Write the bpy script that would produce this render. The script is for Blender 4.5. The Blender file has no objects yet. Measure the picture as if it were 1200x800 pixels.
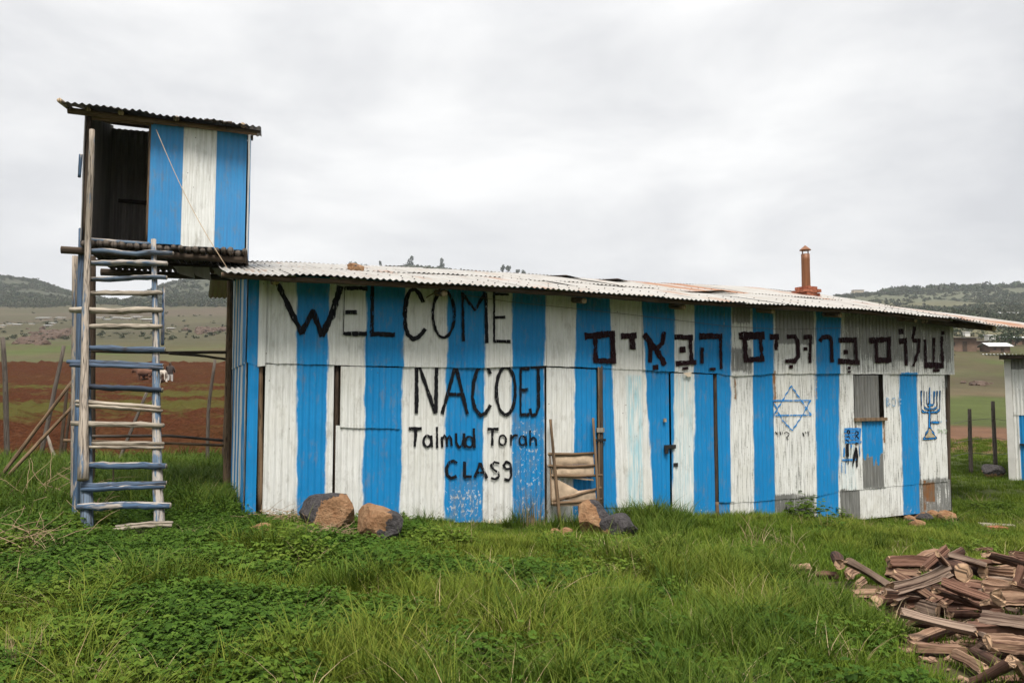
import bpy, bmesh, math, random
import numpy as np
from mathutils import Vector, Matrix, noise as mnoise
random.seed(7)
rng = np.random.default_rng(7)
PI = math.pi
S = bpy.context.scene
COL = S.collection

# ------------------------------------------------------------------ camera
EYE = 1.55
FPX = 900.0                      # focal length in photo pixels (1200 wide)
PITCH = math.atan(60.0/900.0)
cam = bpy.data.cameras.new('camera')
cam.sensor_width = 36.0
cam.lens = 27.0
cam.clip_start = 0.05
cam.clip_end = 8000
camo = bpy.data.objects.new('camera', cam)
camo.location = (0, 0, EYE)
camo.rotation_euler = (PI/2 + PITCH, 0, 0)
COL.objects.link(camo)
S.camera = camo

# ------------------------------------------------------------------ sky and sun
SUN_EL, SUN_AZ = math.radians(62), math.radians(170)     # azimuth clockwise from +Y
w = bpy.data.worlds.new('World')
S.world = w
w.use_nodes = True
nt = w.node_tree
nt.nodes.clear()
out = nt.nodes.new('ShaderNodeOutputWorld')
bg = nt.nodes.new('ShaderNodeBackground')
bg.inputs['Strength'].default_value = 0.10
sky = nt.nodes.new('ShaderNodeTexSky')
sky.sky_type = 'NISHITA'
sky.sun_disc = False
sky.sun_elevation = SUN_EL
sky.sun_rotation = SUN_AZ
sky.air_density = 1.0
sky.dust_density = 3.0
tc = nt.nodes.new('ShaderNodeTexCoord')
mp = nt.nodes.new('ShaderNodeMapping')
mp.inputs['Scale'].default_value = (1.0, 1.0, 2.6)
nz = nt.nodes.new('ShaderNodeTexNoise')
nz.inputs['Scale'].default_value = 2.3
nz.inputs['Detail'].default_value = 7
nz.inputs['Roughness'].default_value = 0.52
nz.inputs['Distortion'].default_value = 0.25
cr = nt.nodes.new('ShaderNodeValToRGB')
cr.color_ramp.elements[0].position = 0.36
cr.color_ramp.elements[0].color = (5.85, 5.92, 6.10, 1)
cr.color_ramp.elements[1].position = 0.64
cr.color_ramp.elements[1].color = (8.8, 8.77, 8.68, 1)
mx = nt.nodes.new('ShaderNodeMix')
mx.data_type = 'RGBA'
mx.inputs[0].default_value = 0.94
L = nt.links.new
L(tc.outputs['Generated'], mp.inputs['Vector'])
L(mp.outputs['Vector'], nz.inputs['Vector'])
L(nz.outputs['Fac'], cr.inputs['Fac'])
L(sky.outputs['Color'], mx.inputs[6])
L(cr.outputs['Color'], mx.inputs[7])
sx = nt.nodes.new('ShaderNodeSeparateXYZ')
zr = nt.nodes.new('ShaderNodeMapRange')          # overcast sky: brighter towards the zenith
zr.interpolation_type = 'SMOOTHSTEP'
for k_, v_ in (('From Min', .40), ('From Max', 1.0), ('To Min', 1.0), ('To Max', 2.3)): zr.inputs[k_].default_value = v_
vs = nt.nodes.new('ShaderNodeVectorMath'); vs.operation = 'SCALE'
L(tc.outputs['Generated'], sx.inputs[0]); L(sx.outputs['Z'], zr.inputs['Value'])
L(mx.outputs[2], vs.inputs[0]); L(zr.outputs[0], vs.inputs['Scale'])
L(vs.outputs[0], bg.inputs['Color'])
L(bg.outputs['Background'], out.inputs['Surface'])

sun = bpy.data.lights.new('sun', 'SUN')
sun.energy = 4.0
sun.angle = math.radians(20)
sun.color = (1.0, 0.95, 0.87)
suno = bpy.data.objects.new('sun', sun)
sd = Vector((math.sin(SUN_AZ)*math.cos(SUN_EL), math.cos(SUN_AZ)*math.cos(SUN_EL), math.sin(SUN_EL)))
suno.rotation_euler = (-sd).to_track_quat('-Z', 'Y').to_euler()
suno.location = (0, -5, 30)
COL.objects.link(suno)

S.view_settings.view_transform = 'Standard'
S.view_settings.look = 'None'
S.view_settings.gamma = 1.0
S.view_settings.exposure = 0.3
S.view_settings.use_curve_mapping = False
S.cycles.max_bounces = 6
S.cycles.diffuse_bounces = 3
S.cycles.glossy_bounces = 2
S.cycles.transmission_bounces = 2
S.cycles.volume_bounces = 0
S.cycles.transparent_max_bounces = 6

# ------------------------------------------------------------------ measuring: pixel -> ray -> point
cp, sp = math.cos(PITCH), math.sin(PITCH)
def ray(px, py):
    """direction with unit forward (y) component"""
    a = (px-600.0)/FPX
    b = (400.0-py)/FPX
    dy = cp - b*sp
    dz = sp + b*cp
    return np.array([a/dy, 1.0, dz/dy])
def at(px, py, depth):
    r = ray(px, py)
    return np.array([r[0]*depth, depth, EYE + r[2]*depth])

Z0 = 8.87
Z1 = 8.87/0.66
P0 = np.array([(290-600)/FPX*Z0*1.0, Z0])
P1 = np.array([(1113-600)/FPX*Z1, Z1])
WLEN = float(np.linalg.norm(P1-P0))
UD = (P1-P0)/WLEN                     # along the front wall
ND = np.array([UD[1], -UD[0]])        # outward (towards the viewer)
def on_wall(px, py, off=0.0):
    """(u, z) on the plane of the front wall, shifted outward by off"""
    r = ray(px, py)
    q = P0 + ND*off
    t = float(np.dot(q, ND)/np.dot(r[:2], ND))
    p = r[:2]*t
    return float(np.dot(p-q, UD)), EYE + r[2]*t
def wpt(u, z, off=0.0):
    p = P0 + UD*u + ND*off
    return np.array([p[0], p[1], z])

# ------------------------------------------------------------------ ground height
_gpx = [(295,603),(400,607),(520,611),(640,613),(740,608),(838,606),(985,612),(1113,607)]
_ctl = []
for a, b in _gpx:
    u, z = on_wall(a, b)
    p = P0+UD*u
    _ctl.append((p[0], p[1], z))
    if a in (400, 740, 1113):
        p = P0+UD*u-ND*5.5
        _ctl.append((p[0], p[1], z-0.04))
for x, y, h in [(0,0,-1.55),(-4,3.5,-1.5),(4,3.5,-1.74),(0,4,-1.6),(4.2,7,-1.88),(-5,8.0,-1.43),(-6.5,12,-1.42),(-4.5,12.5,-1.5),
                (-7,16,-1.44),(10.5,16.5,-2.15),(12,20,-2.12),(9,10,-2.05),(0,-6,-1.6),(-9,6,-1.4),(9,0,-1.9),(-9,-4,-1.5)]:
    _ctl.append((x, y, h+EYE))
_ctl = np.array(_ctl)
_n = len(_ctl)
_D = np.linalg.norm(_ctl[:, None, :2]-_ctl[None, :, :2], axis=2)
_A = np.zeros((_n+3, _n+3))
_A[:_n, :_n] = _D
_A[:_n, _n] = 1; _A[:_n, _n+1:] = _ctl[:, :2]
_A[_n:, :_n] = _A[:_n, _n:].T
_A[:_n, :_n] += np.eye(_n)*0.15
_W = np.linalg.solve(_A, np.concatenate([_ctl[:, 2], [0, 0, 0]]))
def near_h(x, y):
    d = np.sqrt((x[..., None]-_ctl[:, 0])**2 + (y[..., None]-_ctl[:, 1])**2)
    return d@_W[:_n] + _W[_n] + _W[_n+1]*x + _W[_n+2]*y
LP = [(15,-1.43),(22,-1.2),(35,-.55),(53,.42),(72,2.6),(80,3.3),(110,6.8),(150,10.3),(200,15.6),(300,28.3),(380,41),(460,52)]
RP = [(15,-2.14),(22,-2.1),(30,-1.73),(45,-1.5),(60,-.13),(70,.4),(85,1.9),(120,6.9),(140,9.6),(200,16.7),(300,30),(460,52)]
SKY = [(-700,338),(-300,330),(0,328),(40,333),(85,349),(140,359),(160,350),(200,335),(270,320),(330,324),(420,320),(480,315),(520,318),
       (600,327),(700,338),(900,358),(940,356),(1000,351),(1060,345),(1130,343),(1200,339),(1500,332),(1900,340)]
def sstep(a, b, x):
    t = np.clip((x-a)/(b-a), 0, 1)
    return t*t*(3-2*t)
def vnoise(x, y, seed=0):
    """smooth value noise, vectorised"""
    xi, yi = np.floor(x).astype(np.int64), np.floor(y).astype(np.int64)
    fx, fy = x-xi, y-yi
    fx, fy = fx*fx*(3-2*fx), fy*fy*(3-2*fy)
    def h(a, b):
        n = (a*374761393 + b*668265263 + seed*982451653) & 0x7fffffff
        n = ((n ^ (n >> 13))*1274126177) & 0x7fffffff
        return ((n ^ (n >> 16)) & 0xffff)/65535.0
    return (h(xi,yi)*(1-fx)+h(xi+1,yi)*fx)*(1-fy) + (h(xi,yi+1)*(1-fx)+h(xi+1,yi+1)*fx)*fy
def fbm(x, y, seed=0, oct=4):
    s, a, t = 0, .5, 0
    for k in range(oct):
        s = s + a*vnoise(x*2**k, y*2**k, seed+k*17); t += a; a *= .5
    return s/t
def ground_h(x, y):
    x = np.asarray(x, float); y = np.asarray(y, float)
    r = np.sqrt(x*x+y*y)+1e-6
    az = np.arctan2(x, y)
    azc = np.clip(az, -.95, .95)
    d = r*np.cos(azc)
    px = 600+FPX*np.tan(azc)
    wr = sstep(330, 1090, px)
    hl = np.interp(d, [p[0] for p in LP], [p[1] for p in LP])
    hr = np.interp(d, [p[0] for p in RP], [p[1] for p in RP])
    far = hl*(1-wr)+hr*wr
    ys = np.interp(px, [p[0] for p in SKY], [p[1] for p in SKY])
    hs = (460-ys)*700/FPX
    k = sstep(420, 700, d)
    base = np.minimum(far, 52)
    hill = base*(1-k)+hs*k
    hill = hill*(1-.6*sstep(760, 2500, d))
    far = np.where(d > 420, hill, far)
    far = far + (fbm(x/38, y/38, 5)-.5)*np.clip((d-70)/200, 0, 1)*5
    side = 1-sstep(1.0, 1.7, np.abs(az))
    back = np.interp(r, [0, 60, 200, 460, 700, 1200], [-2, -.5, 12, 62, 95, 40])      # unseen hills added behind the viewer to cut low sky light under the eave
    far = far*side + back*(1-side)
    k = sstep(13, 23, r)
    nr = near_h(x, y) + (fbm(x/1.3, y/1.3, 3)-.5)*.10
    return nr*(1-k) + (far+EYE)*k
_LR0, _LR1, _NR = math.log(.3), math.log(1600.0), 900
_AZ, _NA = 1.15, 560
_lr = np.exp(np.linspace(_LR0, _LR1, _NR)); _la = np.linspace(-_AZ, _AZ, _NA)
_RR, _AA = np.meshgrid(_lr, _la, indexing='ij')
_HT = np.concatenate([ground_h(_RR[i:i+60]*np.sin(_AA[i:i+60]), _RR[i:i+60]*np.cos(_AA[i:i+60])) for i in range(0, _NR, 60)]).tolist()
def gz(x, y):
    r = max(.3, math.hypot(x, y)); a = math.atan2(x, y)
    if abs(a) >= _AZ: return float(ground_h(np.array([x]), np.array([y]))[0])
    f = (math.log(r)-_LR0)/(_LR1-_LR0)*(_NR-1); g = (a+_AZ)/(2*_AZ)*(_NA-1)
    i = min(int(f), _NR-2); j = min(int(g), _NA-2); f -= i; g -= j
    return (_HT[i][j]*(1-g)+_HT[i][j+1]*g)*(1-f) + (_HT[i+1][j]*(1-g)+_HT[i+1][j+1]*g)*f
def on_ground(px, py, lift=0.0):
    r = ray(px, py)
    lo, hi = 1.0, 400.0
    t = 2.0
    while t < 400:
        if EYE+r[2]*t < gz(r[0]*t, t)+lift: break
        t *= 1.02
    lo, hi = t/1.02, t
    for _ in range(14):
        m = (lo+hi)/2
        if EYE+r[2]*m < gz(r[0]*m, m)+lift: hi = m
        else: lo = m
    return np.array([r[0]*hi, hi, EYE+r[2]*hi])

# ------------------------------------------------------------------ node helpers and materials
class NB:
    def __init__(s, m):
        s.t = m.node_tree
        s.t.nodes.clear()
    def n(s, typ, ins=None, **kw):
        nd = s.t.nodes.new('ShaderNode'+typ)
        for k, v in kw.items(): setattr(nd, k, v)
        for k, v in (ins or {}).items():
            sock = nd.inputs[k]
            if hasattr(v, 'is_output') or isinstance(v, bpy.types.NodeSocket): s.t.links.new(v, sock)
            else: sock.default_value = v
        return nd
    def attr(s, name): return s.n('Attribute', attribute_name=name)
    def obj(s): return s.n('TexCoord').outputs['Object']
    def map(s, v, sc): return s.n('Mapping', {'Vector': v, 'Scale': sc}).outputs[0]
    def noise(s, v, scale, detail=4, rough=.55, dist=0):
        return s.n('TexNoise', {'Vector': v, 'Scale': scale, 'Detail': detail, 'Roughness': rough, 'Distortion': dist}).outputs['Fac']
    def rng(s, v, a, b, c=0.0, d=1.0):
        return s.n('MapRange', {'Value': v, 'From Min': a, 'From Max': b, 'To Min': c, 'To Max': d}).outputs[0]
    def math(s, op, a, b=0.0):
        nd = s.n('Math', operation=op)
        for i, v in enumerate((a, b)):
            if isinstance(v, bpy.types.NodeSocket): s.t.links.new(v, nd.inputs[i])
            else: nd.inputs[i].default_value = v
        return nd.outputs[0]
    def mix(s, f, a, b):
        nd = s.n('Mix', data_type='RGBA')
        for i, v in ((0, f), (6, a), (7, b)):
            if isinstance(v, bpy.types.NodeSocket): s.t.links.new(v, nd.inputs[i])
            else: nd.inputs[i].default_value = v if i == 0 else (*v, 1)
        return nd.outputs[2]
    def ramp(s, v, stops):
        nd = s.n('ValToRGB', {'Fac': v})
        e = nd.color_ramp.elements
        while len(e) < len(stops): e.new(.5)
        for q, (p, c) in zip(e, stops):
            q.position = p; q.color = (*c, 1)
        return nd.outputs['Color']
    def bump(s, h, strength, dist=.01):
        return s.n('Bump', {'Height': h, 'Strength': strength, 'Distance': dist}).outputs[0]
    def done(s, col, rough=.8, metal=0.0, bump=None, spec=None, transl=0):
        p = s.n('BsdfPrincipled')
        for k, v in (('Base Color', col), ('Roughness', rough), ('Metallic', metal)):
            if isinstance(v, bpy.types.NodeSocket): s.t.links.new(v, p.inputs[k])
            else: p.inputs[k].default_value = (*v, 1) if k == 'Base Color' else v
        if spec is not None: p.inputs['Specular IOR Level'].default_value = spec
        if bump is not None: s.t.links.new(bump, p.inputs['Normal'])
        o = s.n('OutputMaterial')
        sh = p.outputs[0]
        if transl:
            tr = s.n('BsdfTranslucent')
            s.t.links.new(col, tr.inputs['Color']) if isinstance(col, bpy.types.NodeSocket) else None
            m = s.n('MixShader')
            m.inputs[0].default_value = transl
            s.t.links.new(sh, m.inputs[1]); s.t.links.new(tr.outputs[0], m.inputs[2])
            sh = m.outputs[0]
        s.t.links.new(sh, o.inputs['Surface'])
MATS = {}
def material(name):
    m = bpy.data.materials.new(name)
    m.use_nodes = True
    MATS[name] = m
    return m, NB(m)

def painted_tin(name, blue=(.009,.215,.50), white=(.68,.685,.665)):
    m, b = material(name)
    pa = b.attr('paint')
    sep = b.n('SeparateColor', {'Color': pa.outputs['Color']})
    R, G, B, A = sep.outputs[0], sep.outputs[1], sep.outputs[2], pa.outputs['Alpha']
    v = b.attr('wuv').outputs['Vector']
    streak = b.noise(b.map(v, (60, 2.2, 1)), 1.0, 5, .6)
    wob = b.noise(b.map(v, (7, 2.5, 1)), 1.0, 4, .6)
    fine = b.noise(b.map(v, (40, 40, 1)), 1.0, 4, .65)
    broad = b.noise(b.map(v, (1.6, .9, 1)), 1.0, 4, .6)
    # blue or white, with a hand-painted wavering edge
    e = b.math('ADD', b.math('SUBTRACT', R, .5), b.math('MULTIPLY', b.math('SUBTRACT', wob, .5), .16))
    e = b.math('ADD', e, b.math('MULTIPLY', b.math('SUBTRACT', streak, .5), .07))
    mblue = b.rng(e, -.022, .022)
    wcol = b.mix(b.rng(streak, .40, .72), white, (.50,.50,.47))
    wcol = b.mix(b.rng(broad, .48, .8, 0, .5), wcol, (.56,.54,.46))
    wcol = b.mix(b.math('MULTIPLY', A, b.rng(streak, .40, .58)), wcol, (.33,.55,.62))
    bcol = b.mix(b.rng(streak, .38, .70), blue, (blue[0]*1.5, blue[1]*.86, blue[2]*.84))
    bcol = b.mix(b.rng(broad, .40, .75, 0, .55), bcol, (blue[0]*.7, blue[1]*.78, blue[2]*.82))
    col = b.mix(mblue, wcol, bcol)
    # paint worn or never put on: bare zinc shows
    g = b.math('SUBTRACT', b.math('ADD', b.math('MULTIPLY', streak, .75), b.math('MULTIPLY', fine, .25)), .5)
    bare = b.rng(b.math('ADD', b.math('SUBTRACT', G, .5), b.math('MULTIPLY', g, 1.5)), -.03, .09)
    zinc = b.ramp(streak, [(.30, (.15,.15,.145)), (.55, (.23,.23,.22)), (.75, (.34,.34,.33))])
    col = b.mix(bare, col, zinc)
    # chips, rust, grime and nail marks
    chips = b.noise(b.map(v, (26, 16, 1)), 1.0, 6, .7)
    chip = b.rng(b.math('ADD', chips, b.math('MULTIPLY', B, .22)), .70, .73)
    col = b.mix(b.math('MULTIPLY', chip, .8), col, b.mix(mblue, (.20,.17,.14), (.55,.56,.54)))
    rust = b.rng(b.math('ADD', b.noise(b.map(v, (30, 5, 1)), 1.0, 5, .65), b.math('MULTIPLY', b.rng(B, .80, 1.0), .55)), .80, 1.0)
    col = b.mix(rust, col, (.26,.115,.045))
    grime = b.rng(b.math('ADD', b.noise(b.map(v, (9, 3, 1)), 1.0, 6, .75), b.math('MULTIPLY', B, .12)), .53, .74, 0, .55)
    col = b.mix(grime, col, (.20,.18,.14))
    spot = b.n('TexVoronoi', {'Vector': v, 'Scale': 5.5}, feature='F1').outputs['Distance']
    sp_ = b.rng(spot, .030, .045, .85, 0)
    col = b.mix(sp_, col, (.07,.055,.045))
    bp = b.bump(b.math('ADD', b.math('MULTIPLY', broad, 1.6), b.math('MULTIPLY', fine, .12)), .55, .02)
    b.done(col, b.rng(streak, .3, .7, .42, .62), b.math('MULTIPLY', bare, .45), bp, .2)
    return m
TIN = painted_tin('painted_tin')

def zinc_mat(name, base=(.50,.49,.47), dark=(.30,.29,.28), rustiness=.0, metal=.25):
    m, b = material(name)
    v = b.attr('wuv').outputs['Vector']
    pa = b.attr('paint')
    rr = b.n('SeparateColor', {'Color': pa.outputs['Color']}).outputs[2]
    st = b.noise(b.map(v, (14, .9, 1)), 1.0, 5, .6)
    br = b.noise(b.map(v, (1.3, 1.3, 1)), 1.0, 5, .6)
    col = b.mix(b.rng(st, .35, .7), base, dark)
    col = b.mix(b.rng(br, .40, .65, 0, .6), col, (base[0]*.75, base[1]*.72, base[2]*.66))
    ru = b.rng(b.math('ADD', b.math('ADD', b.math('MULTIPLY', st, .5), b.math('MULTIPLY', br, .5)), b.math('MULTIPLY', rr, .45)), .66-rustiness, .80-rustiness)
    rc = b.mix(b.rng(b.noise(b.map(v, (30, 8, 1)), 1.0), .3, .7), (.20,.075,.032), (.34,.17,.085))
    col = b.mix(ru, col, rc)
    b.done(col, .5, metal, b.bump(br, .4, .02), .3)
    return m
ROOF_TIN = zinc_mat('roof_tin', (.40,.385,.36), (.25,.235,.22), .04, .15)
DARK_TIN = zinc_mat('dark_tin', (.36,.335,.315), (.17,.155,.145), -.02, .3)
GREY_TIN = zinc_mat('grey_tin', (.30,.30,.29), (.17,.17,.165), -.03, .3)
OLD_ROOF = zinc_mat('old_roof_tin', (.16,.15,.14), (.09,.08,.075), .05, .2)
PALE_TIN = zinc_mat('pale_tin', (.62,.63,.64), (.5,.5,.5), -.08, .1)
RUST_PIPE = zinc_mat('rusty_pipe', (.23,.095,.04), (.10,.04,.02), .1, .1)

def wood(name, a, c, paint=None, amount=0.0, scale=1.0, dark=(.03,.022,.016)):
    m, b = material(name)
    v = b.attr('wuv').outputs['Vector']
    g1 = b.noise(b.map(v, (70*scale, 4*scale, 1)), 1.0, 6, .65)
    g2 = b.noise(b.map(v, (26*scale, 1.6*scale, 1)), 1.0, 5, .7)
    gr = b.math('ADD', b.math('MULTIPLY', g1, .55), b.math('MULTIPLY', g2, .45))
    br = b.noise(b.map(v, (9, 2.6, 1)), 1.0, 4, .6)
    rnd = b.n('ObjectInfo').outputs['Random']
    col = b.mix(b.rng(gr, .38, .62), a, c)
    col = b.mix(b.rng(gr, .43, .36, 0, .9), col, dark)
    col = b.mix(b.rng(br, .5, .8, 0, .6), col, (a[0]*.55, a[1]*.5, a[2]*.45))
    if paint:
        g3 = b.noise(b.map(v, (20, 1.7, 1)), 1.0, 5, .7)
        up = b.n('SeparateXYZ', {'Vector': b.n('NewGeometry').outputs['Normal']}).outputs['Z']
        f = b.math('ADD', b.math('MULTIPLY', br, .40), b.math('MULTIPLY', g3, .60))
        f = b.math('ADD', f, b.math('MULTIPLY', b.math('SUBTRACT', rnd, .5), .14))
        f = b.math('SUBTRACT', f, b.rng(up, .35, .95, 0, .10))          # worn by feet on the upper side
        f = b.rng(f, .64-amount*.3, .67-amount*.3)
        pc = b.mix(b.rng(gr, .35, .65), paint, (paint[0]*.6, paint[1]*.6, paint[2]*.65))
        col = b.mix(f, col, pc)
    col = b.mix(b.math('MULTIPLY', rnd, .25), col, (a[0]*.5, a[1]*.5, a[2]*.5))
    crk = b.rng(b.math('ABSOLUTE', b.math('SUBTRACT', b.noise(b.map(v, (24*scale, .9*scale, 1)), 1.0, 3, .6), .5)), .004, .030, .85, 0)
    col = b.mix(crk, col, dark)
    b.done(col, .85, 0, b.bump(gr, .9, .012), .2)
    return m
BARE = wood('weathered_wood', (.30,.255,.205), (.42,.37,.30))
PALE = wood('peeled_pole', (.27,.225,.18), (.43,.37,.31), (.14,.20,.27), .42)
BLUEW = wood('blue_painted_wood', (.27,.24,.21), (.38,.34,.30), (.070,.125,.205), .88)
BLUEM = wood('worn_blue_wood', (.28,.25,.22), (.40,.36,.32), (.115,.175,.25), .66)
DARKBLUE = wood('dark_blue_wood', (.20,.18,.165), (.30,.27,.24), (.026,.048,.085), .9)
BROWN = wood('brown_pole', (.15,.095,.055), (.235,.16,.10))
DKBROWN = wood('dark_pole', (.055,.038,.027), (.10,.072,.05))
PURLIN = wood('dark_brown_pole', (.075,.047,.03), (.13,.085,.055))  # purlins: a darker brown than the other brown poles
GREYW = wood('grey_post', (.085,.07,.06), (.15,.125,.105))
CUTEND = wood('cut_wood', (.42,.31,.20), (.55,.43,.30), scale=.6)
SPLIT = wood('split_firewood', (.165,.092,.058), (.34,.225,.150), scale=.42, dark=(.06,.027,.018))
SPLITG = wood('grey_firewood', (.125,.085,.063), (.28,.205,.155), scale=.42, dark=(.055,.03,.022))
SPLITR = wood('red_firewood', (.095,.048,.033), (.19,.102,.068), scale=.42, dark=(.05,.02,.013))
BARK = wood('bark', (.040,.020,.014), (.115,.060,.040), scale=.6, dark=(.012,.008,.006))
ENDG = wood('end_grain', (.32,.20,.12), (.46,.31,.20), scale=.3)

def plain(name, col, var=.3, sc=20, rough=.9, bump=.3):
    m, b = material(name)
    o = b.obj()
    n1 = b.noise(o, sc, 5, .6)
    c = b.mix(b.rng(n1, .3, .7), tuple(x*(1-var) for x in col), tuple(min(1, x*(1+var)) for x in col))
    b.done(c, rough, 0, b.bump(n1, bump, .02), .25)
    return m
def brush_paint(name, col, cover=.37):
    m, b = material(name)
    o = b.obj()
    n1 = b.noise(b.map(o, (38, 38, 9)), 1.0, 5, .7)
    a = b.rng(n1, cover-.015, cover+.03)
    p = b.n('BsdfPrincipled', {'Base Color': b.mix(b.rng(n1, .3, .7), tuple(x*.7 for x in col), tuple(x*1.4 for x in col)), 'Roughness': .65, 'Alpha': a, 'Specular IOR Level': .06})
    o_ = b.n('OutputMaterial'); b.t.links.new(p.outputs[0], o_.inputs['Surface'])
    return m
BLACKP = brush_paint('black_paint', (.010,.010,.012))
MAROON = brush_paint('dark_maroon_paint', (.018,.007,.009), .36)
BLUEP = brush_paint('blue_paint', (.028,.19,.47), .40)
PALEB = plain('pale_blue_paint', (.20,.32,.45), .25, 25, .7, .1)
OCHREP = plain('ochre_paint', (.40,.33,.22), .3, 25, .7, .1)
GREENP = plain('green_chalk', (.33,.42,.30), .2, 25, .8, .1)
BRICK = plain('brick', (.30,.105,.06), .35, 18, .95, .6)
CANVAS = plain('canvas', (.37,.28,.195), .3, 9, .95, .4)
MUD = plain('mud_wall', (.16,.105,.075), .25, 1.5, .95, .3)
LIMEW = plain('lime_wall', (.42,.36,.28), .15, 1.0, .95, .2)
WHITEW = plain('white_wall', (.58,.57,.54), .12, 3, .9, .2)
WIRE = plain('wire', (.09,.08,.07), .2, 20, .6, .1)
TWINE = plain('twine', (.40,.30,.20), .2, 20, .9, .1)
PAPER = plain('paper', (.62,.52,.40), .1, 20, .9, .1)
TWIG = plain('dry_twig', (.29,.205,.125), .3, 12, .95, .2)
IRON = plain('iron', (.02,.018,.017), .3, 30, .5, .2)
FARROCK = plain('far_rock', (.085,.058,.044), .4, .8, .95, .4)
SKIN = plain('skin', (.07,.035,.022), .1, 20, .6, .1)

def rock_mat():
    m, b = material('boulder_stone')
    o = b.obj()
    n1 = b.noise(o, 2.6, 3, .5)
    n2 = b.noise(o, 30, 6, .7)
    n3 = b.noise(o, 9, 4, .6)
    br = b.mix(b.rng(n3, .3, .7), (.25,.125,.06), (.37,.225,.125))
    br = b.mix(b.rng(n2, .5, .7, 0, .5), br, (.16,.085,.045))
    dk = b.mix(b.rng(n2, .35, .7), (.040,.036,.038), (.105,.095,.095))
    sel = b.attr('crust').outputs['Fac']
    f = b.rng(b.math('ADD', sel, b.math('ADD', b.math('MULTIPLY', b.math('SUBTRACT', n1, .5), .5), b.math('MULTIPLY', b.math('SUBTRACT', n3, .5), .55))), .485, .50)
    b.done(b.mix(f, br, dk), .9, 0, b.bump(b.math('ADD', n2, n3), 1.0, .05), .2)
    return m
ROCK = rock_mat()

def leaf_mat(name, c1, c2, c3, transl=.25):
    m, b = material(name)
    t = b.attr('tint').outputs['Fac']
    r = b.n('ObjectInfo').outputs['Random']
    f = b.math('ADD', b.math('MULTIPLY', t, .55), b.math('MULTIPLY', r, .45))
    col = b.ramp(f, [(.12, c1), (.5, c2), (.88, c3)])
    b.done(col, .7, 0, None, .12, transl)
    return m
GRASSM = leaf_mat('grass_blade', (0.0276,0.0538,0.0048), (0.0607,0.1042,0.0096), (0.1196,0.1512,0.0224))
LAWNM = leaf_mat('short_grass_blade', (0.0442,0.0795,0.0064), (0.0883,0.1400,0.0112), (0.1536,0.1858,0.0240))
HERBM = leaf_mat('herb_leaf', (0.0213,0.0492,0.0057), (0.0459,0.0968,0.0090), (0.0861,0.1435,0.0180))
BUSHM = leaf_mat('bright_leaf', (0.0451,0.0820,0.0074), (0.0820,0.1353,0.0131), (0.1312,0.1804,0.0262))
LAWNY = leaf_mat('yellow_grass_blade', (0.0644,0.0957,0.0088), (0.1171,0.1582,0.0158), (0.1952,0.2024,0.0370))
STRAWM = leaf_mat('straw_blade', (.20,.15,.075), (.33,.245,.14), (.45,.36,.22), .1)
TREEM = leaf_mat('far_leaf', (.018,.032,.014), (.036,.055,.024), (.060,.078,.034), .1)
SCRUBM = leaf_mat('scrub_leaf', (.032,.042,.022), (.060,.068,.038), (.095,.098,.058), .1)

def ground_mat():
    m, b = material('ground_cover')
    o = b.obj()
    c = b.attr('gcol').outputs['Color']
    n1 = b.noise(o, .55, 6, .65)
    n2 = b.noise(o, 7, 6, .7)
    n3 = b.noise(o, .045, 6, .6)
    f = b.math('ADD', b.math('MULTIPLY', n1, .5), b.math('MULTIPLY', n2, .5))
    f = b.math('ADD', b.math('MULTIPLY', f, .6), b.math('MULTIPLY', n3, .4))
    fac = b.rng(f, .32, .68, .55, 1.45)
    vm = b.n('VectorMath', operation='SCALE')
    b.t.links.new(c, vm.inputs[0]); b.t.links.new(fac, vm.inputs[3])
    b.done(vm.outputs[0], .95, 0, b.bump(f, .8, .15), .1)
    return m
GROUND = ground_mat()
def soil_mat():
    m, b = material('ploughed_soil')
    o = b.obj()
    n1 = b.noise(o, 1.1, 7, .68)
    n2 = b.noise(o, 9, 5, .7)
    n3 = b.noise(b.map(o, (.10, .22, 1)), 1.0, 4, .6)
    col = b.mix(b.rng(n2, .3, .7), (.026,.010,.0055), (.075,.030,.015))
    col = b.mix(b.rng(n1, .58, .75, 0, .8), col, (.105,.052,.028))
    gr = b.rng(b.math('ADD', b.math('MULTIPLY', n3, .6), b.math('MULTIPLY', n1, .4)), .47, .56, 0, .8)
    col = b.mix(b.math('MULTIPLY', gr, b.attr('weed').outputs['Fac']), col, (.060,.066,.018))
    b.done(col, .97, 0, b.bump(b.math('ADD', n1, b.math('MULTIPLY', n2, .3)), 1.0, .12), .0)
    return m
SOIL = soil_mat()

# ------------------------------------------------------------------ object helpers
def mesh_obj(name, verts, faces, mats, parent=None, origin=None, smooth=True, attrs=None, fmat=None):
    verts = np.asarray(verts, float)
    if parent is not None: org = np.array(parent['_o'])
    else: org = np.array(origin if origin is not None else (0, 0, 0), float)
    me = bpy.data.meshes.new(name)
    me.from_pydata((verts-org).tolist(), [], [tuple(int(i) for i in f) for f in faces])
    if not isinstance(mats, (list, tuple)): mats = [mats]
    for m in mats: me.materials.append(m)
    if smooth: me.polygons.foreach_set('use_smooth', np.ones(len(me.polygons), bool))
    if fmat is not None: me.polygons.foreach_set('material_index', np.asarray(fmat, np.int32))
    for k, (typ, data) in (attrs or {}).items():
        a = me.attributes.new(k, typ, 'POINT')
        key = {'FLOAT': 'value', 'FLOAT_VECTOR': 'vector', 'FLOAT_COLOR': 'color'}[typ]
        a.data.foreach_set(key, np.asarray(data, np.float32).ravel())
    me.update()
    o = bpy.data.objects.new(name, me)
    COL.objects.link(o)
    if parent is not None:
        o.parent = parent
        o['_o'] = list(org)
    else:
        o.location = org.tolist()
        o['_o'] = list(org)
    return o
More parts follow.
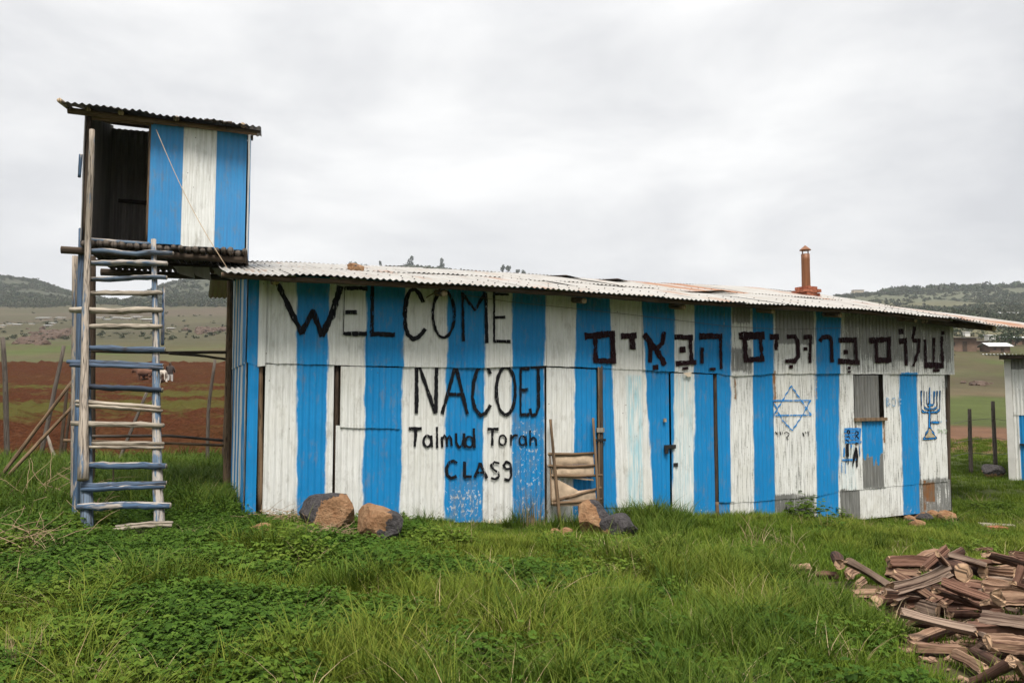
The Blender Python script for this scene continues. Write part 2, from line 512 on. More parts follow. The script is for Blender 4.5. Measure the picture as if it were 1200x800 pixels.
def thing(name, loc, label, cat, group=None):
    o = bpy.data.objects.new(name, None)
    o.empty_display_size = .2
    o.location = [float(v) for v in loc]
    o['_o'] = [float(v) for v in loc]
    COL.objects.link(o)
    return tag(o, label, cat, group)
def tag(o, label, cat, group=None, kind=None):
    if label: o['label'] = label
    if cat: o['category'] = cat
    if group: o['group'] = group
    if kind: o['kind'] = kind
    return o

PITCHC = 0.076
def grid_faces(nu, nv):
    i = np.arange(nu-1)[:, None]*nv + np.arange(nv-1)[None, :]
    return np.stack([i, i+nv, i+nv+1, i+1], -1).reshape(-1, 4)
def corr_sheet(name, frame, u0, u1, ztop, zbot, off, mat, parent, paint=None, amp=.009, rows=None, per=8, dent=.006, seed=0, tilt=0.0, pitch=PITCHC):
    """corrugated sheet; frame = (origin xy, U, N); ztop / zbot are numbers or functions of u"""
    P, U, Nn = frame
    n = max(4, int(round((u1-u0)/(pitch/per)))+1)
    us = np.linspace(u0, u1, n)
    zt = np.array([ztop(u) if callable(ztop) else ztop for u in us])
    zb = np.array([zbot(u) if callable(zbot) else zbot for u in us])
    h = float(np.max(zt-zb))
    nv = rows or max(3, int(h/.05)+2)
    t = np.linspace(0, 1, nv)
    uu = np.repeat(us[:, None], nv, 1)
    zz = zb[:, None]*(1-t) + zt[:, None]*t
    # ragged bottom edge and dents
    zz[:, 0] += (vnoise(us*9, us*0+seed*3.1, 7)-.5)*.012
    a = amp*np.cos(2*PI*uu/pitch)*(0.82+.36*vnoise(uu*3, zz*2, 9+seed))
    d = (fbm(uu*2.4+seed, zz*2.1, 11+seed)-.5)*2*dent
    oo = off + a + d + tilt*(us-u0)[:, None]
    V = np.empty((n, nv, 3))
    V[..., 0] = P[0]+U[0]*uu+Nn[0]*oo
    V[..., 1] = P[1]+U[1]*uu+Nn[1]*oo
    V[..., 2] = zz
    wuv = np.stack([uu, zz, np.zeros_like(uu)], -1).reshape(-1, 3)
    if paint is None: col = np.tile(np.array([0, 0, 0, 0.]), (n*nv, 1))
    else: col = paint(uu, zz).reshape(-1, 4)
    return mesh_obj(name, V.reshape(-1, 3), grid_faces(n, nv), mat, parent,
                    attrs={'wuv': ('FLOAT_VECTOR', wuv), 'paint': ('FLOAT_COLOR', col)})

def tube_data(pts, rad, sides=9, wob=.10, seed=0, rings=None):
    pts = np.asarray(pts, float)
    if len(pts) == 2 and rings is None: rings = 7
    rad = np.atleast_1d(np.asarray(rad, float))
    L_ = np.concatenate([[0], np.cumsum(np.linalg.norm(np.diff(pts, axis=0), axis=1))])
    if rings:
        s = np.linspace(0, L_[-1], rings)
        pr = np.interp(s, np.linspace(0, L_[-1], len(rad)), rad)
        pts = np.stack([np.interp(s, L_, pts[:, k]) for k in range(3)], 1)
    else:
        s = L_
        pr = np.interp(s, np.linspace(0, L_[-1], len(rad)), rad)
    n = len(pts)
    tan = np.gradient(pts, axis=0)
    tan /= np.linalg.norm(tan, axis=1)[:, None]+1e-9
    ref = np.array([0, 0, 1.]) if abs(tan[0, 2]) < .8 else np.array([0, 1., 0])
    V, wuv = [], []
    rs = np.random.default_rng(seed+100)
    base = rs.uniform(-1, 1, sides)*wob*.7
    for i in range(n):
        x = np.cross(tan[i], ref); x /= np.linalg.norm(x)+1e-9
        y = np.cross(tan[i], x)
        shift = (rs.uniform(-1, 1, 2)*wob*.5*pr[i]) if 0 < i < n-1 else np.zeros(2)
        for k in range(sides):
            a = 2*PI*k/sides
            r = pr[i]*(1+base[k]+rs.uniform(-1, 1)*wob*.5)
            V.append(pts[i] + x*(math.cos(a)*r+shift[0]) + y*(math.sin(a)*r+shift[1]))
            wuv.append((abs(k-sides/2)*2*PI/sides*pr[i]+seed*.37, s[i]+seed*.61, 0))
    F = []
    for i in range(n-1):
        for k in range(sides):
            k2 = (k+1) % sides
            F.append((i*sides+k, i*sides+k2, (i+1)*sides+k2, (i+1)*sides+k))
    F.append(tuple(range(sides))[::-1])
    F.append(tuple(range((n-1)*sides, n*sides)))
    return np.array(V), F, np.array(wuv)
def pole(name, pts, rad, mat, parent=None, endmat=None, sides=9, wob=.10, seed=None, rings=None, origin=None):
    if seed is None: seed = random.randint(0, 9999)
    V, F, wuv = tube_data(pts, rad, sides, wob, seed, rings)
    fm = [0]*(len(F)-2)+[1, 1] if endmat else None
    return mesh_obj(name, V, F, [mat, endmat] if endmat else mat, parent, origin=origin if origin is not None else pts[0],
                    attrs={'wuv': ('FLOAT_VECTOR', wuv)}, fmat=fm)
def box_data(c, ax, ay, az):
    c = np.asarray(c, float); ax, ay, az = map(lambda a: np.asarray(a, float), (ax, ay, az))
    V = [c + sx*ax + sy*ay + sz*az for sz in (-1, 1) for sx, sy in ((-1,-1),(1,-1),(1,1),(-1,1))]
    F = [(3,2,1,0),(4,5,6,7),(0,1,5,4),(1,2,6,5),(2,3,7,6),(3,0,4,7)]
    return np.array(V), F
def merge(parts):
    V, F, o = [], [], 0
    for v, f in parts:
        V.append(np.asarray(v)); F += [tuple(i+o for i in q) for q in f]; o += len(v)
    return np.concatenate(V), F
def boxw(V):
    """wood grain coordinates for box-like pieces"""
    V = np.asarray(V)
    return {'wuv': ('FLOAT_VECTOR', V[:, [0, 2, 1]])}

# ------------------------------------------------------------------ ground, hills, field
def gcolor(x, y, z):
    r = np.sqrt(x*x+y*y); az = np.clip(np.arctan2(x, y), -.95, .95)
    d = r*np.cos(az); px = 600+FPX*np.tan(az)
    n = fbm(x/14, y/14, 41); n2 = fbm(x/70, y/70, 42)
    grass = np.array([.050,.062,.017]); dry = np.array([.074,.064,.034]); soil = np.array([.11,.055,.034])
    c = np.tile(np.array([.040,.046,.016]), (len(x), 1))
    right = sstep(800, 1080, px)[:, None]
    k = sstep(14, 22, d)[:, None]
    c = c*(1-k) + (grass*1.05)*k
    hp = np.hypot((x-.62*y+.15)/1.5, (y-6.7)/1.9)
    hk = (1-sstep(.7, 1.1, hp+(fbm(x*2, y*2, 45)-.5)*.5))[:, None]
    c = c*(1-hk)+np.array([.085,.050,.032])*hk
    # near right: strip of soil, then grass terraces
    yy = 460-(z-EYE)*FPX/np.maximum(d, 1) + (fbm(x/2.5, y/6, 48)-.5)*9
    sr = ((sstep(497, 503, yy)-sstep(527, 533, yy))[:, None]*right)
    c = c*(1-sr*.9)+soil*1.15*sr*.9
    sr = ((sstep(455, 457, yy)-sstep(463, 466, yy))[:, None]*right)*(d > 40)[:, None]
    c = c*(1-sr*.6)+np.array([.125,.082,.058])*sr*.6
    terr = (d > 62)[:, None]*sstep(.44, .58, fbm(x/9, y/16, 43)*.6+n*.4)[:, None]
    c = c*(1-.7*terr)+dry*.7*terr
    mott = sstep(.42, .62, fbm(x/3.5, y/9, 47))[:, None]*sstep(26, 60, d)[:, None]*.55
    c = c*(1-mott)+np.array([.070,.052,.028])*mott
    tr = sstep(.50, .60, fbm(x/16, z*1.1, 49))[:, None]*right*sstep(58, 75, d)[:, None]*.7
    c = c*(1-tr)+np.array([.064,.050,.028])*tr
    # left: pasture then stony slope
    kl = (sstep(100, 135, d))[:, None]*(1-right)
    c = c*(1-kl)+(dry*.82*(.7+.6*n[:, None])*np.array([.95,1.0,1.0]))*kl
    kl = (sstep(.46, .60, n2)*sstep(105, 160, d))[:, None]
    c = c*(1-kl*.6)+np.array([.080,.058,.042])*kl*.6
    kh = sstep(400, 520, d)[:, None]
    c = c*(1-kh)+np.array([.048,.052,.033])*kh
    khr = (sstep(135, 175, d))[:, None]*right
    c = c*(1-khr)+(np.array([.085,.078,.042])*(1-kh)+np.array([.078,.082,.050])*kh)*khr
    return np.concatenate([c, np.ones((len(x), 1))], 1)
azs = np.concatenate([np.radians(np.arange(-180, -52, 6.0)), np.radians(np.arange(-52, 52, .5)), np.radians(np.arange(52, 180, 6.0))])
na = len(azs)
rr_near = np.concatenate([[.4, .9], np.arange(1.4, 24, .35), 24*1.035**np.arange(1, 62)])
rr_far = rr_near[-1]*1.035**np.arange(0, 80)
def polar(rs, name, kind='structure'):
    R, A = np.meshgrid(rs, azs, indexing='ij')
    x = (R*np.sin(A)).ravel(); y = (R*np.cos(A)).ravel()
    z = ground_h(x, y)
    i = np.arange(len(rs)-1)[:, None]*na; j = np.arange(na)[None, :]; j2 = (j+1) % na
    F = np.stack([i+j, i+j2, i+na+j2, i+na+j], -1).reshape(-1, 4)[:, ::-1]
    F = F.tolist()
    if rs[0] < 1: F.append(tuple(range(na)))
    o = mesh_obj(name, np.stack([x, y, z], 1), F, GROUND, attrs={'gcol': ('FLOAT_COLOR', gcolor(x, y, z))})
    o['kind'] = kind
    return o
polar(rr_near, 'ground')
polar(rr_far, 'hills')

# ploughed field on the left, behind the tower: clods are real relief
fa = np.radians(np.arange(-50, -8, .22))
fr = 15.6*1.010**np.arange(0, 159)
R_, A_ = np.meshgrid(fr, fa, indexing='ij')
fd = R_
fx = (fd*np.tan(A_)).ravel(); fy = fd.ravel()
edge = sstep(15.6, 17.5, fy)*(1-sstep(70, 74, fy))
cl = fbm(fx*1.6, fy*1.6, 61, 4)**1.4*.34 + fbm(fx*.5, fy*.5, 62, 3)*.16
fz = ground_h(fx, fy) - .10 + edge*(.14+cl*(1.6))
weed = sstep(19, 22, fy)*(1-sstep(45, 52, fy))*sstep(-.28, -.42, fx/fy)+.10
mesh_obj('ploughed_field', np.stack([fx, fy, fz], 1), grid_faces(len(fr), len(fa))[:, ::-1], SOIL,
         attrs={'weed': ('FLOAT', np.clip(weed*.8, 0, 1))})['kind'] = 'structure'

# ================================================================== THE TIN SCHOOLHOUSE
base_z = on_wall(295, 603)[1]
shed = thing('tin_schoolhouse', (P0[0], P0[1], base_z), 'long blue and white striped corrugated tin schoolhouse painted with welcome lettering', 'building')
FRONT = (P0, UD, ND)
def X(px, py=500, off=0): return on_wall(px, py, off)[0]
def zline(pts, off=0.0):
    a = sorted(on_wall(*p, off) for p in pts)
    xs, zs = [p[0] for p in a], [p[1] for p in a]
    return lambda u: float(np.interp(u, xs, zs))
EAVE_OFF, RIDGE_OFF = .58, -3.75
eave_z = zline([(262,317.5),(330,321.5),(400,325.5),(500,331),(560,334),(620,337),(700,342.5),(780,348.5),(840,353),(905,356.5),(1000,361.5),(1040,365.5),(1080,370),(1120,373),(1180,382)], EAVE_OFF)
ridge_z = zline([(258,306),(330,308.5),(400,311),(500,316),(600,321.5),(700,329),(780,333),(870,337.5),(930,342),(980,347),(1040,356.5),(1080,361),(1140,366),(1200,371.5)], RIDGE_OFF)
def roof_z(u, off):
    t = (EAVE_OFF-off)/(EAVE_OFF-RIDGE_OFF)
    return eave_z(u)*(1-t)+ridge_z(u)*t
wall_top = lambda u: roof_z(u, 0)-.035
seam = zline([(297,424),(400,427),(560,430),(640,427.5),(700,430),(784,434.5),(838,436.5),(860,440),(905,437),(985,437),(1113,438)])
low_r = zline([(841,589),(905,584),(957,580),(985,574),(1113,562)])
bot = zline([(290,604),(309,603),(400,607),(470,610),(640,613),(706,610),(784,608),(838,606),(905,609),(985,611),(1113,597.5)])
# stripes: photo x of each edge at the rows y=350 and y=560, white first
EDG = [(347,348),(386,380.5),(429,425),(474,469),(524,521),(568.5,566),(599.5,600),(638,637.5),(674,671),(714,721.5),(751,763),(790,788),(812,812),
       (855,856),(880,883),(904.5,908),(953.5,957),(983,983.5)]
EU = [(on_wall(a, 350)[0], on_wall(c, 560)[0]) for a, c in EDG]
ZT, ZB = on_wall(600, 350)[1], on_wall(600, 560)[1]
SEAMZ = on_wall(700, 430)[1]
def inside(u, z, px0, px1, py0, py1, soft=.03):
    u0, za = on_wall(px0, (py0+py1)/2)[0], on_wall(px0, py0)[1]
    u1, zb = on_wall(px1, (py0+py1)/2)[0], on_wall(px1, py1)[1]
    return np.clip(np.minimum(np.minimum(u-u0, u1-u), np.minimum(za-z, z-zb))/soft+.5, 0, 1)
def BOTZ(u):
    us_ = np.linspace(0, WLEN, 60)
    return np.interp(u, us_, [bot(q) for q in us_])
def paint(u, z):
    f = np.clip((ZT-z)/(ZT-ZB), -.2, 1.25)
    d = np.full(u.shape, -9.0)
    sign = -1
    es = [a+(c-a)*f for a, c in EU]
    for i in range(0, len(es), 2):
        d = np.maximum(d, np.minimum(u-es[i], es[i+1]-u))
    # right end: blue stripe below the seam only, blue patch under the window
    u0, u1 = X(1055, 500), X(1076, 500)
    d = np.maximum(d, np.minimum(np.minimum(u-u0, u1-u), seam(u0)+.02-z))
    u0, u1 = X(1010, 530), X(1034.5, 530)
    pz = on_wall(1022, 535)[1]
    patch = np.minimum(np.minimum(u-u0, u1-u), z-pz-.10+.34*vnoise(u*22, z*0, 3))
    d = np.maximum(d, np.minimum(patch, on_wall(1018, 492)[1]-z))
    R = .5+np.clip(d, -.25, .25)*2
    G = np.full(u.shape, .06)
    ur = X(858, 450)
    low = z < seam(u[0, 0] if u.ndim > 1 else u[0])
    G += .11+np.where(u > ur, .25, 0)*np.where(R > .55, .25, 1)
    def put(a, v): return np.maximum(G, a*v)
    G = put(inside(u, z, 984, 1116, 340, 430, .25), .66)*np.where(True, 1, 1)
    G = np.maximum(G, inside(u, z, 984, 1116, 380, 437, .02)*.50)
    G = np.maximum(G, inside(u, z, 906, 953, 345, 404, .03)*.72)
    G = np.maximum(G, inside(u, z, 855, 880, 345, 382, .10)*.70)
    G = np.maximum(G, inside(u, z, 855, 880, 406, 437, .03)*.66)
    G = np.maximum(G, inside(u, z, 1010, 1036, 524, 572, .10)*.85*(R < .55))
    G = np.maximum(G, inside(u, z, 985, 1008.5, 575, 615, .01)*.85)
    G = np.maximum(G, inside(u, z, 1077, 1118, 562, 615, .01)*.62)
    G = np.maximum(G, inside(u, z, 908, 955, 581, 615, .01)*.68)
    G = np.maximum(G, inside(u, z, 842, 905, 588, 615, .01)*.42)
    G = np.maximum(G, inside(u, z, 1076, 1113, 438, 560, .01)*.36)
    G = np.where(inside(u, z, 1008.5, 1033.5, 574, 615, .01) > .5, .02, G)
    R = np.where(inside(u, z, 985, 1053, 575, 618, .01) > .5, .1, R)
    B = np.zeros(u.shape)
    B = np.maximum(B, inside(u, z, 1085, 1096, 562, 590, .03)*1.0)
    B = np.maximum(B, inside(u, z, 520, 570, 565, 612, .25)*.75)
    B = np.maximum(B, inside(u, z, 598, 640, 490, 612, .30)*.60)
    B = np.maximum(B, inside(u, z, 470, 700, 596, 618, .10)*.55)
    B = np.maximum(B, inside(u, z, 300, 470, 590, 612, .10)*.25)
    for q in ((905,909,432,475),(1001,1004,494,545),(1034,1037,492,520),(955,957,440,470),(640,642,590,614),(702,709,595,612),(860,863,440,470),(1082,1086,560,600),(846,848,345,380)):
        B = np.maximum(B, inside(u, z, *q, .03)*.97)
    B = np.maximum(B, np.clip(1-(z-BOTZ(u))/.30, 0, 1)*.62)
    A = np.zeros(u.shape)
    A = np.maximum(A, inside(u, z, 735, 752, 440, 598, .05)*.9)
    A = np.maximum(A, inside(u, z, 788, 812, 440, 606, .05)*.5)
    A = np.maximum(A, inside(u, z, 984, 1003, 500, 575, .04)*.35)
    return np.stack([R, G, B, A], -1)
ALLBLUE = lambda u, z: np.stack([np.full(u.shape, 1.), np.full(u.shape, .04), np.zeros(u.shape), np.zeros(u.shape)], -1)
ALLWHITE = lambda u, z: np.stack([np.full(u.shape, 0.), np.full(u.shape, .12), np.zeros(u.shape), np.zeros(u.shape)], -1)

# upper row
ub = [300, 322, 388, 430, 480, 545, 600, 640, 700, 752, 790, 846, 905, 954, 985, 1040, 1114]
for i in range(len(ub)-1):
    u0, u1 = X(ub[i], 400), X(ub[i+1], 400)
    corr_sheet('wall_sheet', FRONT, u0-.012, u1+.045, wall_top, lambda u: seam(u)-.012, .026+.006*(i % 2)-.002*(i % 3), TIN, shed, paint, seed=i)
# lower row
def lower(a, b, top, botf, off, name='wall_sheet', pf=paint, seed=0, ov=(.01, .02), tilt=0, y=510):
    u0, u1 = X(a, y), X(b, y)
    return corr_sheet(name, FRONT, u0-ov[0], u1+ov[1], top, botf, off, TIN, shed, pf, seed=seed, tilt=tilt)
under = lambda u: seam(u)+.035
ztop = lambda py, px=600: on_wall(px, py)[1]
sh_bot = zline([(381,500),(470,502)])
lower(393.6, 470, lambda u: sh_bot(u)+.02, bot, .004, seed=21, ov=(.0, .03))
lower(468, 534, under, bot, .008, seed=22)
lower(534, 590, under, bot, .003, seed=23)
lower(590, 637.6, under, bot, .008, seed=24, ov=(.01, .0))
bz = zline([(704,594),(786,596)])
lower(706.5, 768, under, bz, .010, seed=25, ov=(0, .01))
lower(766, 784, under, lambda u: bz(u)+.03, .005, seed=26, ov=(.01, -.004))
lower(706.5, 784, lambda u: bz(u)+.05, bot, .001, seed=27, ov=(0, -.004))
lower(841, 857, under, zline([(841,588),(857,588)]), .011, seed=28, ov=(0, .02))
lower(856, 908, under, lambda u: low_r(u)-.02, .005, seed=29)
lower(907, 957, under, lambda u: low_r(u)-.02, .009, seed=30)
lower(956, 985, under, lambda u: low_r(u)-.02, .004, seed=31)
lower(985, 1001, under, lambda u: low_r(u)-.02, .009, seed=32, ov=(.0, .0))
lower(1001, 1036, ztop(491, 1018), lambda u: low_r(u)-.02, .009, seed=33, ov=(0, 0))
lower(1036, 1077, under, lambda u: low_r(u)-.02, .005, seed=34, ov=(0, .01))
lower(1077, 1108, under, lambda u: low_r(u)-.02, .010, seed=35, ov=(.0, .0))
for i, (a, c) in enumerate([(843,906),(906,955),(955,985),(985,1009),(1009,1033.5),(1033.5,1077),(1077,1114)]):
    lower(a, c, lambda u: low_r(u)+.01, bot, -.006+.004*(i % 2), seed=40+i, ov=(.0, .012), y=595)
# bent loose edge at the far corner
lower(1104, 1116, lambda u: seam(u)+.01, lambda u: low_r(u)-.02, -.05, seed=37, ov=(0, 0), tilt=-.4)
# doors and shutters
d1 = corr_sheet('door', FRONT, X(309.5), X(390.0), zline([(309,426.5),(392,428)]), zline([(309,602),(392,606)]), .016, TIN, shed, paint, seed=50)
sh1 = corr_sheet('window_shutter', FRONT, X(398.5,460), X(469,460), zline([(398,429),(470,431)]), sh_bot, .020, TIN, shed, paint, seed=51)
d2 = corr_sheet('door', FRONT, X(639.8), X(699), zline([(638,430),(700,433)]), zline([(638,612),(700,609)]), .016, TIN, shed, paint, seed=52)
d3 = corr_sheet('door', FRONT, X(786.2), X(833.5), zline([(785,437),(834,439)]), zline([(785,607),(834,604)]), .014, TIN, shed, paint, seed=53, tilt=.05)
s2 = corr_sheet('window_shutter', FRONT, X(1001.5,465), X(1027.5,465), ztop(439.5,1015), ztop(489.5,1015), -.010, TIN, shed,
                lambda u, z: np.stack([np.zeros(u.shape), np.full(u.shape, .78), np.full(u.shape,.15), np.zeros(u.shape)], -1), seed=54, tilt=.10, pitch=.055, amp=.014)
# door furniture
def slab(name, px0, px1, py0, py1, off, th, mat, parent):
    u0, za = on_wall(px0, py0); u1, zb = on_wall(px1, py1)
    c = wpt((u0+u1)/2, (za+zb)/2, off)
    V, F = box_data(c, np.array([*UD, 0])*(u1-u0)/2, np.array([*ND, 0])*th/2, np.array([0, 0, 1])*(za-zb)/2)
    return mesh_obj(name, V, F, mat, parent, smooth=False, attrs=boxw(V))
slab('latch', 776.5, 790, 521, 525, .040, .016, IRON, d3)
slab('padlock', 777, 781, 525, 531, .042, .018, IRON, d3)
slab('latch', 694, 708, 514, 516.5, .045, .012, IRON, d2)
slab('hinge', 697, 706, 501, 506, .050, .016, BARE, d2)
slab('knob', 776, 779, 490, 494, .035, .02, CUTEND, d3)
slab('latch', 788, 793, 542, 546, .030, .008, IRON, d3)
# posts showing in the gaps, sills, base planks
def wpole(name, a, b, off, r, mat, endmat=None, off2=None, **k):
    p0 = wpt(*on_wall(*a, off), off); p1 = wpt(*on_wall(*b, off2 if off2 is not None else off), off2 if off2 is not None else off)
    return pole(name, [p0, p1], r, mat, shed, endmat, **k)
wpole('door_post', (305, 424), (305.5, 606), -.03, [.030, .036], BROWN)
wpole('door_post', (394.5, 428), (393.5, 606), -.06, [.03, .03], DKBROWN)
wpole('door_post', (400.5, 428), (399.5, 501), -.002, [.018, .018], BROWN)
wpole('door_post', (703.5, 429), (704.5, 612), .010, [.030, .034], DKBROWN)
wpole('door_post', (701.5, 430), (702, 600), .034, [.014, .018], BROWN)
wpole('door_post', (838, 437), (839, 608), -.045, [.035, .035], DKBROWN)
wpole('door_post', (840, 588), (840.5, 610), .0, [.03, .03], BROWN)
slab('window_sill', 999.5, 1037, 489.5, 492.5, .02, .07, BROWN, shed)
# slab('window_frame', 1034.2, 1036, 438, 491, -.005, .05, DKBROWN, shed)
slab('base_plank', 315, 351, 603, 607.5, -.01, .05, CUTEND, shed)
slab('base_plank', 470, 500, 608, 614, -.012, .03, PAPER, shed)
slab('base_plank', 566, 600, 610, 616, -.012, .03, PAPER, shed)
slab('base_plank', 786, 834, 605, 609, -.02, .05, BROWN, shed)
wpole('wall_post', (1110.5, 436), (1111.5, 604), -.09, [.04, .04], DKBROWN)
wpole('wall_post', (1068, 590), (1068, 612), -.06, [.03, .03], DARKBLUE)
# dark framework inside (seen only through the gaps)
for px in (460, 640, 760, 905, 1040):
    u_ = X(px, 480)
    pole('wall_post', [wpt(u_, wall_top(u_)-.09, -.10), wpt(u_, bot(u_)-.1, -.10)], [.045, .05], DKBROWN, shed)

# end walls and back wall
LEFTF = (P0, -ND, -UD)           # runs back from the front left corner, faces left
D_END = 3.5
uL = lambda v: (lambda u: v)
def endpaint(u, z):
    s = np.sin(2*PI*u/.62+2.6)
    R = .5+.5*np.clip(s*1.4, -1, 1)
    return np.stack([R, np.full(u.shape, .05), np.zeros(u.shape), np.zeros(u.shape)], -1)
zb_left = base_z-.05
for i in range(5):
    a = .06+D_END/5*i
    for k, (t_, b_) in enumerate((( lambda u: roof_z(0, -u)-.05, lambda u: seam(0)-.01), (lambda u: seam(0)+.03, lambda u: zb_left))):
        corr_sheet('wall_sheet', LEFTF, a, a+D_END/5+.03, t_, b_, .012*(1-k)+.003*(i % 2), TIN, shed, endpaint, seed=60+i*2+k, dent=.004)
P1f = P0+UD*WLEN
RIGHTF = (P1f, -ND, UD)
for i in range(5):
    a = .06+.72*i
    corr_sheet('wall_sheet', RIGHTF, a, a+.75, lambda u: roof_z(WLEN, -u)-.05, lambda u: bot(WLEN)-.02, .003*(i % 2), GREY_TIN, shed, None, seed=80+i)
BACKF = (P0-ND*3.62, UD, -ND)
for i in range(8):
    a = WLEN/8*i
    corr_sheet('wall_sheet', BACKF, a, a+WLEN/8+.02, lambda u: roof_z(u, -3.6)-.05, lambda u: bot(u)-.1, .003*(i % 2), GREY_TIN, shed, None, seed=90+i, per=6)
# corner sheets wrapped round the left front corner
corr_sheet('corner_sheet', FRONT, X(290.0,380), X(303,380), lambda u: wall_top(u)-.005, zline([(288,424),(310,432)]), .042, TIN, shed, ALLBLUE, amp=.004, seed=70)
corr_sheet('corner_sheet', FRONT, X(302.5,380), X(311.5,380), lambda u: wall_top(u)-.01, zline([(300,430),(312,428)]), .047, TIN, shed, ALLWHITE, amp=.004, seed=71)
corr_sheet('corner_sheet', FRONT, X(289.0), X(301.5), lambda u: seam(u)+.02, zline([(288,601),(297,604),(301,603)]), .030, TIN, shed, ALLBLUE, amp=.005, seed=72, dent=.012)
corr_sheet('corner_sheet', LEFTF, -.035, .10, lambda u: roof_z(0, 0)-.05, lambda u: seam(0), .030, TIN, shed, ALLBLUE, amp=.003, seed=73)
corr_sheet('corner_sheet', LEFTF, -.028, .08, lambda u: seam(0)+.01, lambda u: zb_left+.05, .022, TIN, shed, ALLBLUE, amp=.003, seed=74)

# roof: two courses of sheets on each slope
uR0, uR1 = on_wall(262, 318, EAVE_OFF)[0], on_wall(1181, 382, EAVE_OFF)[0]
def roof_course(u0, u1, o0, o1, lift, seed, back=False, rustv=0):
    n = int(round((u1-u0)/(PITCHC/8)))+1
    us = np.linspace(u0, u1, n)
    nv = 9
    t = np.linspace(0, 1, nv)
    oo = o0+(o1-o0)*t
    uu = np.repeat(us[:, None], nv, 1); of = np.repeat(oo[None, :], n, 0)
    rag = (random.random()-.5)*.05
    if not back and o0 > .3: of = of + np.where(of > .3, rag, 0)
    ez = np.array([eave_z(u) for u in us]); rz = np.array([ridge_z(u) for u in us])
    tt = (EAVE_OFF-of)/(EAVE_OFF-RIDGE_OFF)
    if back: zz = rz[:, None] - (RIDGE_OFF-of)*.24
    else: zz = ez[:, None]*(1-tt)+rz[:, None]*tt
    zz = zz + .010*np.cos(2*PI*uu/PITCHC) + lift + (fbm(uu*1.3+seed, of*.8, 21)-.5)*.028 + (vnoise(uu*1.1, of*0, 5)-.5)*.022
    V = np.empty((n, nv, 3))
    V[..., 0] = P0[0]+UD[0]*uu+ND[0]*of; V[..., 1] = P0[1]+UD[1]*uu+ND[1]*of; V[..., 2] = zz
    wuv = np.stack([uu, of, np.zeros_like(uu)], -1).reshape(-1, 3)
    B = np.clip(np.full(uu.shape, rustv)*(1.2-np.abs(2*(uu-u0)/(u1-u0)-1)), 0, 1)
    col = np.stack([0*uu, 0*uu, B, 0*uu], -1).reshape(-1, 4)
    return mesh_obj('roof_sheet', V.reshape(-1, 3), grid_faces(n, nv), ROOF_TIN, shed, attrs={'wuv': ('FLOAT_VECTOR', wuv), 'paint': ('FLOAT_COLOR', col)})
NR = 18
du = (uR1-uR0)/NR
for i in range(NR):
    a = uR0+du*i
    roof_course(a, a+du+.05, EAVE_OFF, -1.75, .004*(i % 2)+random.uniform(-.008, .008), i, rustv={2:.2, 9:.3, 16:.55, 17:.5, 5:.35}  .get(i, .16))
    roof_course(a-.1, a+du-.05, -1.62, RIDGE_OFF, .012+.004*(i % 2)+random.uniform(-.01, .012), i+40, rustv={11:.8, 12:.75, 3:.25, 15:.4, 7:.2}.get(i, .16))
for i in range(NR//2):
    a = uR0+du*2*i
    roof_course(a, a+2*du+.05, RIDGE_OFF+.06, -5.4, .0, i+80, back=True)
def rpt(u, off, dz): return np.array([*(P0+UD*u+ND*off), roof_z(u, off)+dz])
# lifted, torn sheet on the roof
for px, of, w_ in ((835, -1.2, .5), (655, -3.4, .45), (715, -3.5, .4)):
    u = on_wall(px, 345, of)[0]
    V = [rpt(u-w_, of-.25, .03), rpt(u+w_, of-.25, .03), rpt(u+w_, of+.1, .035), rpt(u+.1, of+.12, .085), rpt(u-w_, of+.1, .03)]
    mesh_obj('loose_sheet', V, [(0,1,2,3,4)], ROOF_TIN, shed, smooth=False, attrs={'wuv': ('FLOAT_VECTOR', [(v[0], v[1], 0) for v in V]), 'paint': ('FLOAT_COLOR', [(0,0,.4,0)]*5)})
# roof nails: small raised heads in rows
nv_, nf_ = [], []
for off in (.28, -.35, -1.68, -2.4, -3.6):
    for u in np.arange(uR0+.1, uR1, PITCHC*2):
        if random.random() < .3: continue
        c = rpt(round(u/PITCHC)*PITCHC, off, .022)
        v, f = box_data(c, (.009, 0, 0), (0, .009, 0), (0, 0, .004))
        nf_ += [tuple(i+len(nv_)*1 for i in q) for q in f]; nv_ += list(v)
mesh_obj('roof_nails', nv_, nf_, IRON, shed, smooth=False)['kind'] = 'stuff'
# purlins and log rafters
pe = [264, 400, 545, 690, 840, 985, 1100]
for a, b_ in zip(pe[:-1], pe[1:]):
    ua, ub_ = on_wall(a, 340, .34)[0], on_wall(b_, 350, .34)[0]
    um = (ua+ub_)/2
    pole('purlin', [rpt(ua-.05, .47, -.048), rpt(um, .47, -.050+random.uniform(-.008,.008)), rpt(ub_+.05, .47, -.048)], [.032, .036, .030], PURLIN, shed, CUTEND, rings=9)
for px, py in ((322.5,330),(520,344),(684,352.5),(800.5,360),(905,364.5),(983.5,369.5),(1072,375)):
    u, z = on_wall(px, py, .36)
    pole('rafter', [wpt(u, z, .38), wpt(u+.02, z+.02, .1), wpt(u+.03, roof_z(u, -3.5)-.1, -3.5)], [.040, .045, .05], BROWN, shed, CUTEND, rings=8)
pole('rafter', [rpt(X(1085, 372, .30), .30, -.09), rpt(X(1127, 380, .30), .30, -.12)], [.045, .04], DKBROWN, shed, CUTEND)
u_, z_ = on_wall(1183, 386, .36)
pole('rafter', [rpt(uR1-1.6, .22, -.10), rpt(uR1-.02, .22, -.10)], [.05, .045], DKBROWN, shed, CUTEND)
pole('rafter', [rpt(uR1-.06, .38, -.08), rpt(uR1-.04, -3.6, -.10)], [.055, .05], BROWN, shed, CUTEND)
